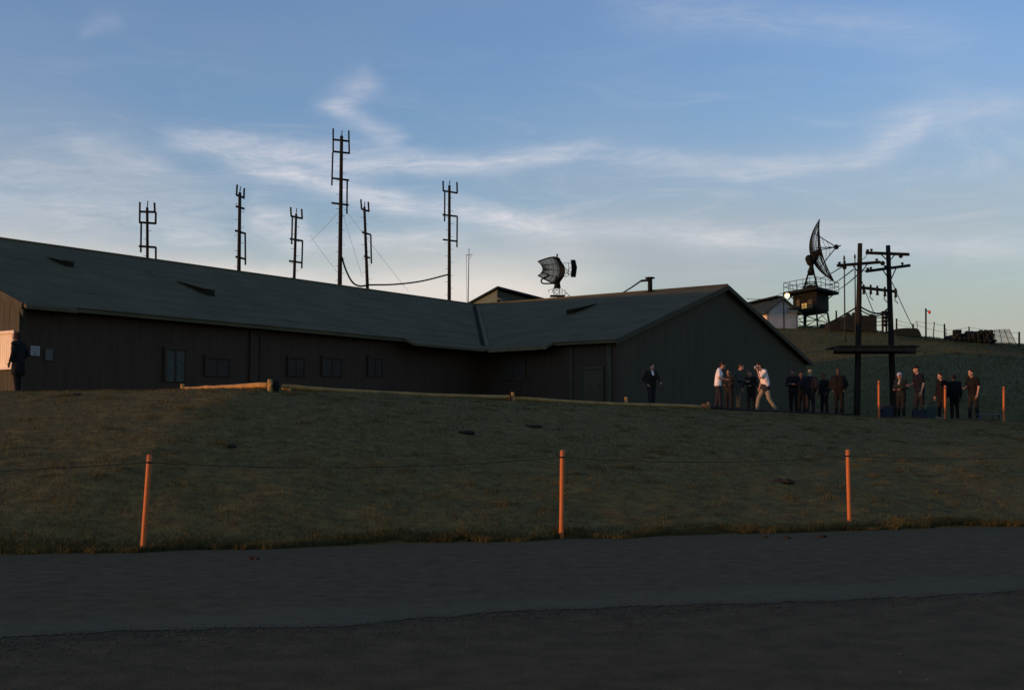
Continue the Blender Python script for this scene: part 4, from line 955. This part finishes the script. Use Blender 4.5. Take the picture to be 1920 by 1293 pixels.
# sandbag emplacement
b = X(1826, 640); em = empty('sandbag_emplacement', V3(b, tz(b.x, b.y)), 'dark sandbag emplacement on the right skyline', 'emplacement')
rows = [(1785, 1866, 645), (1783, 1866, 639), (1787, 1864, 633), (1790, 1862, 628), (1810, 1862, 624), (1832, 1860, 621.5)]
for j, (xa_, xb_, y) in enumerate(rows):
    n = max(2, int((xb_ - xa_) / 8.5)); 
    for i in range(n):
        x = xa_ + (xb_ - xa_) * (i + .5 + (.25 if j % 2 else -.1)) / n; c = X(x, y, .6 + random.uniform(-.15, .15))
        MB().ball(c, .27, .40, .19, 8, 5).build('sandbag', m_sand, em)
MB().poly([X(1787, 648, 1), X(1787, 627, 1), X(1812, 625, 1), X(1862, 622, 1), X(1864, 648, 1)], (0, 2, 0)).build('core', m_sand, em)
MB().poly([X(1791, 626, .5), X(1791, 618, .5), X(1803, 617.5, .5), X(1803, 626, .5)], (0, .7, 0)).build('instrument_box', m_steel, em)
# wire screen
sc_ = empty('mesh_screen', X(1885, 645), 'pale wire mesh screen right of the sandbag emplacement', 'screen')
q0, q1, q2, q3 = X(1864.5, 617.5, 1), X(1892, 617, 1), X(1906, 646, 1), X(1866, 646, 1)
mb = MB()
for i in range(23): f = i / 22; mb.tube([q0.lerp(q1, f), q3.lerp(q2, f)], .012, 4)
for i in range(20): f = i / 19; mb.tube([q0.lerp(q3, f), q1.lerp(q2, f)], .012, 4)
mb.build('mesh', m_flash, sc_)
for f in (0, .33, .68, 1): MB().tube([q0.lerp(q1, f), q3.lerp(q2, f)], .035, 5).build('frame_post', m_grey, sc_)

# ------------------------------------------------------------------ low painted rails along the top of the bank
def ground_at(px, d): q = P(px, 800, d); return Vector((q.x, q.y, tz(q.x, q.y)))
def rail(label, a, b, r, mat, bow=0.0):
    A, B = P(*a), P(*b); n = 10; pts = []
    for i in range(n + 1):
        p = A.lerp(B, i / n); pts.append(p + Vector((0, 0, random.uniform(-.012, .012) - bow * math.sin(math.pi * i / n))))
    o = empty('pole_rail', A, label, 'rail', 'low painted pole rails')
    MB().tube(pts, [r * random.uniform(.94, 1.06) for _ in pts], 10).build('pole', mat, o); return o, A, B
def stub(par, px, y0, y1, d, r=.055, mat=None):
    t = P(px, y0, d); g_ = P(px, y1, d); MB().tube([V3(g_, min(g_.z, tz(g_.x, g_.y)) - .3), t], [r, r * .95], 8).build('post', mat or m_yel, par)
o, A_, B_ = rail('sunlit low rail rising to the corner post on the bank', (344, 729.5, 31.5), (504, 721.5, 26.6), .065, m_yel)
stub(o, 342, 719.5, 733, 31.4, .055); stub(o, 506, 711, 731, 26.5, .055)
MB().tube([P(506, 721, 26.5), P(510, 722.5, 26.5)], .07, 8).build('end_cap', m_yel, o)
b = P(518, 729, 26.6); lump = MB().ball(V3(b, b.z + .08), .085, .09, .15, 10, 8).build('rail_footing', m_sand, base=V3(b, tz(b.x, b.y))); tag(lump, 'dark rounded footing beside the sunlit corner post', 'footing')
o, A_, B_ = rail('low rail running from the short post to the middle post', (530, 725.5, 27.0), (951, 745, 33.2), .062, m_yel, .03)
stub(o, 543, 720, 734, 27.1, .05); stub(o, 961.5, 735, 755, 33.3, .05)
MB().tube([P(949, 745, 33.2), P(956, 746, 33.2)], .085, 8).build('coupling', m_orange, o)
o, A_, B_ = rail('low rail running from the middle post towards the people', (966, 747, 33.4), (1319, 762.5, 39.2), .06, m_yel, .03)
stub(o, 1328, 754, 772, 39.3, .055); MB().tube([P(1316, 762, 39.2), P(1325, 762.5, 39.2)], .09, 8).build('coupling', m_orange, o); stub(o, 1174, 744, 760, 36.7, .05)
o, A_, B_ = rail('low rail darkened as in shade along the bank in front of the walking people', (1331, 764.5, 39.4), (1600, 777.5, 40.6), .05, m_sand, .03)  # shade put into this rail's dark colour, unlike the yellow ones

# ------------------------------------------------------------------ fence posts
def paint_post(label, top, bot, d, r, mat, group):
    t = P(*top, d); b = P(*bot, d); dirn = (t - b).normalized(); zg_ = tz(b.x, b.y)
    o = empty('marker_post', V3(b, zg_), label, 'post', group)
    n = 12; pts = [(b - dirn * .35).lerp(t, i / (n - 1)) for i in range(n)]
    p = MB().tube(pts, [r * random.uniform(.97, 1.03) for _ in range(n)], 14).build('post', mat, o)
    MB().tube([t, t + dirn * .012], [r * .98, r * .7], 14).build('top', mat, o)
    c = t - dirn * .085
    MB().tube([c - dirn * .012, c + dirn * .012], r * 1.12, 12).build('wire_tie', m_wire, o)
    return c
GRP = 'orange posts along the road'
dA = 14.38; dB = 15.98; dC = 17.8
c1 = paint_post('leaning orange post by the road, leftmost of three', (280.5, 853.5), (267.5, 1031), dA, .032, m_orange, GRP)
c2 = paint_post('upright orange post by the road, middle of three', (1054.5, 845), (1052.5, 1008), dB, .032, m_orange, GRP)
c3 = paint_post('upright orange post by the road, rightmost of three', (1589.5, 844), (1593, 986), dC, .032, m_orange, GRP)
c0_ = c1 + (c1 - c2).normalized() * 5.5 + Vector((0, 0, -.1)); c4 = c3 + (c3 - c2).normalized() * 5.0
for a, b, sg_, lb in ((c0_, c1, .06, 'wire strand leaving the leaning orange post to the left'), (c1, c2, .10, 'wire strand between the leaning and middle orange posts'), (c2, c3, .08, 'wire strand between the middle and right orange posts'), (c3, c4, .05, 'wire strand leaving the right orange post to the right')):
    o = sagged('fence_strand', a, b, sg_, .0042, lb, group='wire strands of the roadside fence', n=24)
    mb = MB(); L = (b - a).length; n = int(L / .16)
    for i in range(1, n):
        t = i / n; q = a.lerp(b, t) - Vector((0, 0, sg_ * 4 * t * (1 - t))); e = Vector((random.uniform(-1, 1), random.uniform(-1, 1), random.uniform(-1, 1))).normalized() * .016
        mb.tube([q - e, q + e], .003, 3)
    mb.build('barbs', m_wire, o)
GRP2 = 'orange posts beside the people'
dR = 39.5
e1 = paint_post('orange post in front of the blue box, left of the far three', (1647.6, 714), (1648, 781), dR, .038, m_orange, GRP2)
e2 = paint_post('orange post beside the pale carton, middle of the far three', (1772, 723), (1772, 786), dR, .038, m_orange, GRP2)
e3 = paint_post('orange post at the far right, beside the grey bench', (1882, 725), (1882, 790), dR, .038, m_orange, GRP2)

# ------------------------------------------------------------------ people
def remeshed(mb, vox, name, org):
    ob = bpy.data.objects.new('tmp', mb.mesh('tmp')); COL.objects.link(ob)
    m = ob.modifiers.new('r', 'REMESH'); m.mode = 'VOXEL'; m.voxel_size = vox; m.use_smooth_shade = True
    s_ = ob.modifiers.new('s', 'SMOOTH'); s_.iterations = 3; s_.factor = .5
    dg = bpy.context.evaluated_depsgraph_get(); me = bpy.data.meshes.new_from_object(ob.evaluated_get(dg)); me.name = name
    bpy.data.objects.remove(ob); return me
ARMS = {'down': ((.245, -.02, 1.14), (.25, .07, .89)), 'hold': ((.25, .0, 1.15), (.13, .26, 1.10)), 'raise': ((.22, .20, 1.19), (.07, .25, 1.46)),
        'pocket': ((.30, -.10, 1.15), (.21, .06, .96)), 'swing': ((.25, .16, 1.18), (.24, .34, .98)), 'back': ((.25, -.18, 1.17), (.24, -.22, .91)), 'reach': ((.25, .14, 1.16), (.20, .36, 1.02)), 'fold': ((.26, .06, 1.15), (-.02, .24, 1.17))}
def person(label, px, d, height, face, arms=('down', 'down'), stride=0.0, lean=0.0, nod=0.0, shirt=(.1, .1, .1), trous=(.05, .05, .05), hair=(.03, .02, .015), sleeves='long', cap=None, skirt=False, collar=None, skin=None, sink=0.0, bulk=1.0):
    g_ = ground_at(px, d); k = height / 1.75
    fx = Vector((face[0], face[1], 0)).normalized(); rx = Vector((fx.y, -fx.x, 0))
    Mx = Matrix(((rx.x, fx.x, 0, g_.x), (rx.y, fx.y, 0, g_.y), (0, 0, 1, g_.z - sink), (0, 0, 0, 1))) @ Matrix.Scale(k, 4)
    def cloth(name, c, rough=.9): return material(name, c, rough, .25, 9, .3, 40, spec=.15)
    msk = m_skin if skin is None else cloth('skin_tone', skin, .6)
    hip = Vector((0, 0, .93)); neck = Vector((0, lean, 1.46)); che = hip.lerp(neck, .68) + Vector((0, .015, 0))
    head = neck + Vector((0, .035 + .09 * nod + lean * .25, .165 - .035 * nod))
    sh = [neck + Vector((s * .185, -.01, -.05)) for s in (-1, 1)]
    el, wr = [], []
    for s, a in zip((-1, 1), arms):
        e, w = ARMS[a]; el.append(Vector((s * e[0], e[1] + lean * .8, e[2]))); wr.append(Vector((s * w[0], w[1] + lean * .6, w[2])))
    hj = [hip + Vector((s * .09, 0, -.03)) for s in (-1, 1)]
    an = [Vector((s * .10, s * stride, .085 + (.05 if s * stride < -.15 else 0))) for s in (-1, 1)]
    kn = [Vector((s * .10, s * stride * .5 + .03 + (.05 if abs(stride) > .1 else 0), .50)) for s in (-1, 1)]
    B = MB(); B.M = Mx
    def torso(mb, g, z0=-.02):
        b_ = bulk
        mb.capsule(hip + Vector((-.07, 0, z0)), hip + Vector((.07, 0, z0)), .115 + g, .115 + g)
        for s in (-1, 1):
            mb.capsule(hip + Vector((s * .06, 0, .06)), che + Vector((s * .085, 0, 0)), (.105 + g) * b_, (.115 + g) * b_)
            mb.capsule(che + Vector((s * .08, 0, .0)), sh[(s + 1) // 2] + Vector((-s * .05, 0, -.02)), .11 + g, .075 + g)
        mb.capsule(sh[0], sh[1], .065 + g, .065 + g)
    torso(B, 0)
    B.capsule(neck - Vector((0, .01, .04)), head - Vector((0, .02, .06)), .058, .055)
    hd = Vector((0, 1, -.45 * nod)).normalized()
    B.M = Mx @ Matrix.Translation(head) @ Matrix.Rotation(-.5 * nod, 4, 'X')
    B.ball((0, -.012, .03), .078, .098, .098, 14, 10); B.ball((0, .022, -.045), .058, .070, .075, 12, 8)
    B.capsule((0, .088, .012), (0, .108, -.028), .012, .017, 8, 2); B.capsule((-.03, .083, -.062), (.03, .083, -.062), .011, .011, 8, 2)
    for s in (-1, 1): B.ball((s * .08, -.005, -.005), .014, .024, .034, 8, 5)
    headM = B.M.copy(); B.M = Mx
    for i, s in enumerate((-1, 1)):
        B.capsule(sh[i], el[i], .052, .042); B.capsule(el[i], wr[i], .041, .029)
        B.capsule(hj[i], kn[i], .088, .058); B.capsule(kn[i], an[i], .056, .038)
        B.capsule(an[i] + Vector((0, -.03, -.045)), an[i] + Vector((s * .015, .14, -.055)), .04, .032)
        dr = (wr[i] - el[i]).normalized(); B.capsule(wr[i], wr[i] + dr * .075, .028, .036)
    me = remeshed(B, .017 * k, 'person', Vector())
    # fingers, unequal and slightly curled, and a thumb leaving the side of the palm
    Fg = MB(); Fg.M = Mx
    for i, s in enumerate((-1, 1)):
        dr = (wr[i] - el[i]).normalized(); ac = Vector((0, 1, 0)); ac = (ac - dr * ac.dot(dr)).normalized(); inn = dr.cross(ac) * 1.0
        if inn.x * s > 0: inn = -inn
        p0 = wr[i] + dr * .09
        for f, (off, ln) in enumerate(((.028, .068), (.009, .078), (-.010, .072), (-.028, .056))):
            a = p0 + ac * off; b1 = a + dr * ln * .6 + inn * .008; b2 = b1 + dr * ln * .38 + inn * .022
            Fg.capsule(a, b1, .0095, .0088, 6, 2); Fg.capsule(b1, b2, .0088, .0075, 6, 2)
        a = wr[i] + dr * .03 + ac * .028; Fg.capsule(a, a + dr * .035 + ac * .022, .012, .0105, 6, 2); Fg.capsule(a + dr * .035 + ac * .022, a + dr * .065 + ac * .026 + inn * .012, .0105, .009, 6, 2)
    Ey = MB(); Ey.M = headM
    for s in (-1, 1): Ey.ball((s * .031, .083, .012), .012, .009, .008, 6, 4)
    bm = bmesh.new(); bm.from_mesh(me); bm.from_mesh(Fg.mesh('f')); n0 = len(bm.faces); bm.from_mesh(Ey.mesh('e')); bm.faces.ensure_lookup_table()
    for f in list(bm.faces)[n0:]: f.material_index = 1
    base = Vector((g_.x, g_.y, g_.z)); bmesh.ops.translate(bm, verts=bm.verts, vec=-base); bm.to_mesh(me); bm.free()
    me.materials.append(msk); me.materials.append(m_eye)
    o = bpy.data.objects.new('person', me); COL.objects.link(o); o.location = base; ORG[o.name] = base
    tag(o, label, 'person', 'people standing by the long building')
    def child(mb, name, mat, vox=.018):
        m2 = remeshed(mb, vox * k, name, base); m2.transform(Matrix.Translation(-base)); m2.materials.append(mat)
        c = bpy.data.objects.new(name, m2); COL.objects.link(c); c.parent = o; return c
    S = MB(); S.M = Mx; torso(S, .020, .0)
    for i in range(2):
        if sleeves == 'long': S.capsule(sh[i], el[i], .068, .056); S.capsule(el[i], wr[i] + (el[i] - wr[i]) * .08, .056, .044)
        else: S.capsule(sh[i], sh[i].lerp(el[i], .72), .068, .066)
    if skirt: 
        for s in (-1, 1): S.capsule(hip + Vector((s * .07, 0, .0)), hip + Vector((s * .10, 0, -.30)), .125, .135)
    S.capsule(neck + Vector((0, -.01, -.05)), neck + Vector((0, -.005, .0)), .080, .068)
    child(S, 'shirt' if sleeves == 'short' else 'jacket', cloth('cloth_top', shirt))
    Tm = MB(); Tm.M = Mx; Tm.capsule(hip + Vector((-.06, 0, -.04)), hip + Vector((.06, 0, -.04)), .125, .125)
    for i in range(2): Tm.capsule(hj[i], kn[i], .104, .076); Tm.capsule(kn[i], an[i] + Vector((0, 0, .02)), .074, .060)
    child(Tm, 'trousers', cloth('cloth_legs', trous))
    for i, s in enumerate((-1, 1)):
        Sh = MB(); Sh.M = Mx; Sh.capsule(an[i] + Vector((0, -.035, -.04)), an[i] + Vector((s * .015, .15, -.05)), .05, .042); Sh.capsule(an[i] + Vector((0, -.01, .03)), an[i] + Vector((0, -.01, -.02)), .05, .05)
        child(Sh, 'shoe', m_mark)
    H = MB(); H.M = headM; H.ball((0, -.022, .045), .087, .100, .094, 12, 8); H.ball((0, -.055, -.01), .078, .062, .08, 10, 6)
    child(H, 'hair', cloth('hair', hair))
    if cap:
        C_ = MB(); C_.M = headM; C_.ball((0, -.012, .078), .094, .108, .068, 14, 8); C_.capsule((-.04, .11, .065), (.04, .11, .065), .018, .018, 8, 2); C_.capsule((-.03, .14, .058), (.03, .14, .058), .014, .014, 8, 2)
        child(C_, 'cap', cloth('cap_cloth', cap), .014)
    if collar:
        K = MB(); K.M = Mx; K.capsule(neck + Vector((0, .055, .0)), che + Vector((0, .115, .03)), .04, .05); child(K, 'shirt_front', cloth('white_shirt', collar))
    o['_hands'] = 0; del o['_hands']
    return o, [Mx @ w for w in wr], Mx
L_, R_ = (-1, 0), (1, 0)
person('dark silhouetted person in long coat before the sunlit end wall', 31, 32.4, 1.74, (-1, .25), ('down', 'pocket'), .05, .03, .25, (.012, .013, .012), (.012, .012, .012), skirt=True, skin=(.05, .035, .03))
person('man in dark jacket and white shirt front standing alone by the wall', 1222, 44.0, 1.72, (.35, -.9), ('reach', 'pocket'), .06, .02, .1, (.016, .016, .014), (.020, .021, .020), collar=(.72, .7, .66))
person('man in white short-sleeved shirt with dark trousers, head bowed, facing right', 1347, 42.0, 1.76, (1, -.15), ('hold', 'hold'), .08, .05, .8, (.74, .72, .72), (.02, .02, .026), sleeves='short')
person('person half hidden between the white shirt and grey jumpsuit', 1368, 44.5, 1.66, (-.4, -.9), ('hold', 'hold'), .0, .0, .3, (.018, .017, .014), (.015, .015, .015), skin=(.25, .15, .11))
person('person in plain grey-green jumpsuit facing right', 1385, 42.6, 1.80, (1, -.3), ('down', 'hold'), .05, .03, .4, (.045, .052, .044), (.045, .052, .044))
person('shorter person in dark cap with reddish lit face', 1410, 43.2, 1.62, (-.6, -.8), ('hold', 'reach'), .1, .08, .3, (.016, .016, .014), (.018, .016, .014), cap=(.03, .03, .028))
o, hw_, Mx_ = person('walking man in white shirt and tan trousers facing left', 1437, 41.6, 1.82, (-1, -.12), ('raise', 'down'), .30, .10, .7, (.74, .66, .60), (.24, .20, .14), sleeves='short')
hq = hw_[0]; q = hq + Vector((-.08, -.02, .10)); cup = MB().tube([q + Vector((0, 0, -.05)), q + Vector((0, 0, .05))], [.036, .045], 10).build('paper_cup', m_sign, base=q); tag(cup, 'white cup held at the mouth by the walking man in white shirt', 'cup')
mb = MB(); mb.M = Mx_
for s in (-1, 1): mb.capsule((s * .05, 0, .93), (s * .06, 0, .84), .155, .150)
jm = remeshed(mb, .02, 'hip_shade', Vector()); jb = o.location; jm.transform(Matrix.Translation(-jb)); jm.materials.append(material('dark_hip_shade', (.02, .022, .03), .9, .2, 8))  # dark band added round the hips to imitate the shadow there
jo = bpy.data.objects.new('hip_shade', jm); COL.objects.link(jo); jo.parent = o
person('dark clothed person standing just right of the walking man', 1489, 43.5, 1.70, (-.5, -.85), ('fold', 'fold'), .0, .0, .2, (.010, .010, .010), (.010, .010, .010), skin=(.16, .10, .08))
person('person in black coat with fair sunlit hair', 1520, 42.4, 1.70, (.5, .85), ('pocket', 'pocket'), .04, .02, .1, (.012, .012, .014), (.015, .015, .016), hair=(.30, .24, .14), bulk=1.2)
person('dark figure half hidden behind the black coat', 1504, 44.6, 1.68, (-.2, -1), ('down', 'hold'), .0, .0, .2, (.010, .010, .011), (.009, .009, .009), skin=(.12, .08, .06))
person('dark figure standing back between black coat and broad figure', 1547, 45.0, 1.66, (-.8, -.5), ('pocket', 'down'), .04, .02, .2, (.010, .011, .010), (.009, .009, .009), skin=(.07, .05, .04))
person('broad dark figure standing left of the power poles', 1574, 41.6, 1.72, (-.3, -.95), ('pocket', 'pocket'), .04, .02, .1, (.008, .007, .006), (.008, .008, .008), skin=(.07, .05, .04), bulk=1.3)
person('small person in pale cap standing by the right power pole', 1691, 41.4, 1.62, (-.7, -.7), ('hold', 'hold'), .0, .03, .3, (.012, .016, .016), (.011, .011, .010), cap=(.38, .42, .46), collar=(.3, .3, .28))
person('tall person in dark blue top and black cap facing left', 1726, 40.6, 1.86, (-1, -.25), ('down', 'hold'), .10, .05, .2, (.007, .008, .014), (.014, .015, .014), sleeves='short', cap=(.012, .012, .012))
person('person with pink sunlit face left of the middle far post', 1768, 41.6, 1.70, (-.9, -.4), ('down', 'down'), .05, .02, .2, (.010, .008, .008), (.010, .010, .010))
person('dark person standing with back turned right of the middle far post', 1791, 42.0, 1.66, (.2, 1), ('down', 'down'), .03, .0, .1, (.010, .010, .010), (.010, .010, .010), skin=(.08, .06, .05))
person('dark clothed person with bare sunlit arm near the far right', 1827, 41.0, 1.80, (-.9, -.45), ('down', 'hold'), .08, .04, .2, (.008, .008, .007), (.014, .014, .013), sleeves='short')

# ------------------------------------------------------------------ boxes and bench beside the people
def crate(name, label, cat, px, d, w, dep, h, mat, rot=0.1, lid=True):
    g_ = ground_at(px, d); o = empty(name, g_, label, cat); Rm = Matrix.Rotation(rot, 3, 'Z')
    MB().box(g_ + Vector((0, 0, h / 2 - .02)), (w, dep, h), Rm).build('body', mat, o)
    if lid: MB().box(g_ + Vector((0, 0, h + .005)), (w + .03, dep + .03, .05), Rm).build('lid', mat, o)
    for s in (-1, 1): MB().box(g_ + Rm @ Vector((s * (w / 2 + .012), 0, h * .65)), (.025, .12, .03), Rm).build('handle', m_steel, o)
    return o
crate('storage_crate', 'teal painted crate between the people at the right', 'crate', 1744, 39.9, .34, .3, .42, m_teal, .15)
crate('storage_crate', 'dark blue low box left of the teal crate', 'crate', 1724, 40.0, .42, .3, .26, m_blue, -.1)
crate('storage_box', 'dark blue box behind the left far orange post', 'box', 1663, 40.6, .34, .3, .40, m_blue, .2)
crate('carton', 'pale flat carton beside the middle far orange post', 'carton', 1760, 39.7, .30, .22, .11, m_carton, .2, False)
g_ = ground_at(1857, 40.6); bn = empty('plank_bench', g_, 'low grey plank bench left of the right far post', 'bench')
MB().box(g_ + Vector((0, 0, .20)), (.85, .24, .05)).build('seat', m_bench, bn)
for s in (-1, 1): MB().box(g_ + Vector((s * .34, 0, .09)), (.06, .20, .20)).build('leg', m_bench, bn)

# ------------------------------------------------------------------ clods and stones
def clod(px, py, w, label, mat=m_clod, name='dirt_clod', road=False):
    if road: x, y = gpt(px, py); z = 0.02
    else:
        r_ = ray(px, py); y = 12.0
        while y < 60 and CH + r_.z / r_.y * y > tz(r_.x / r_.y * y, y): y += .04
        x = r_.x / r_.y * y; z = tz(x, y)
    wm_ = w * y / F / 2; mb = MB(); rg = random.Random(px)
    for i in range(5): mb.ball((x + (i - 2) * .24 * wm_, y + rg.uniform(-.2, .2) * wm_, z + .01), wm_ * rg.uniform(.35, .6), wm_ * rg.uniform(.35, .6), min(.05, wm_ * .35) * rg.uniform(.6, 1.2), 7, 5)
    for v in mb.v: v += Vector((rg.uniform(-1, 1), rg.uniform(-1, 1), rg.uniform(-1, 1))) * wm_ * .06
    o = mb.build(name, mat, base=(x, y, z)); tag(o, label, 'clod' if name == 'dirt_clod' else 'stone', 'clods and stones')
for px, py, w, lb, rdd in ((475, 1052, 28, 'dark clod on the road right of the leaning post', True), (1476, 1012, 18, 'dark clod on the road left of the right post', True), (1540, 1010, 22, 'second dark clod on the road nearest the right post', True), (1435, 1010, 12, 'small dark clod on the road, left of the other two', True),
                       (143, 741, 20, 'dark clod on the bank below the small white sign', False), (875, 813, 34, 'dark earth patch in the middle of the bank', False), (1000, 801, 36, 'dark earth patch right of the bank middle', False), (430, 838, 30, 'dark earth patch above the wire near the leaning post', False), (1470, 905, 40, 'dark earth patch left of the right orange post', False)):
    clod(px, py, w, lb, road=rdd)
for px, py, lb in ((1686, 1233, 'small pale pebble at the bottom right, upper'), (1688, 1268, 'small pale pebble at the bottom right, middle'), (1738, 1283, 'small pale pebble at the bottom right, lowest'), (500, 1022, 'small pale stone at the grass edge')):
    clod(px, py, 5, lb, m_carton, 'pebble', True)
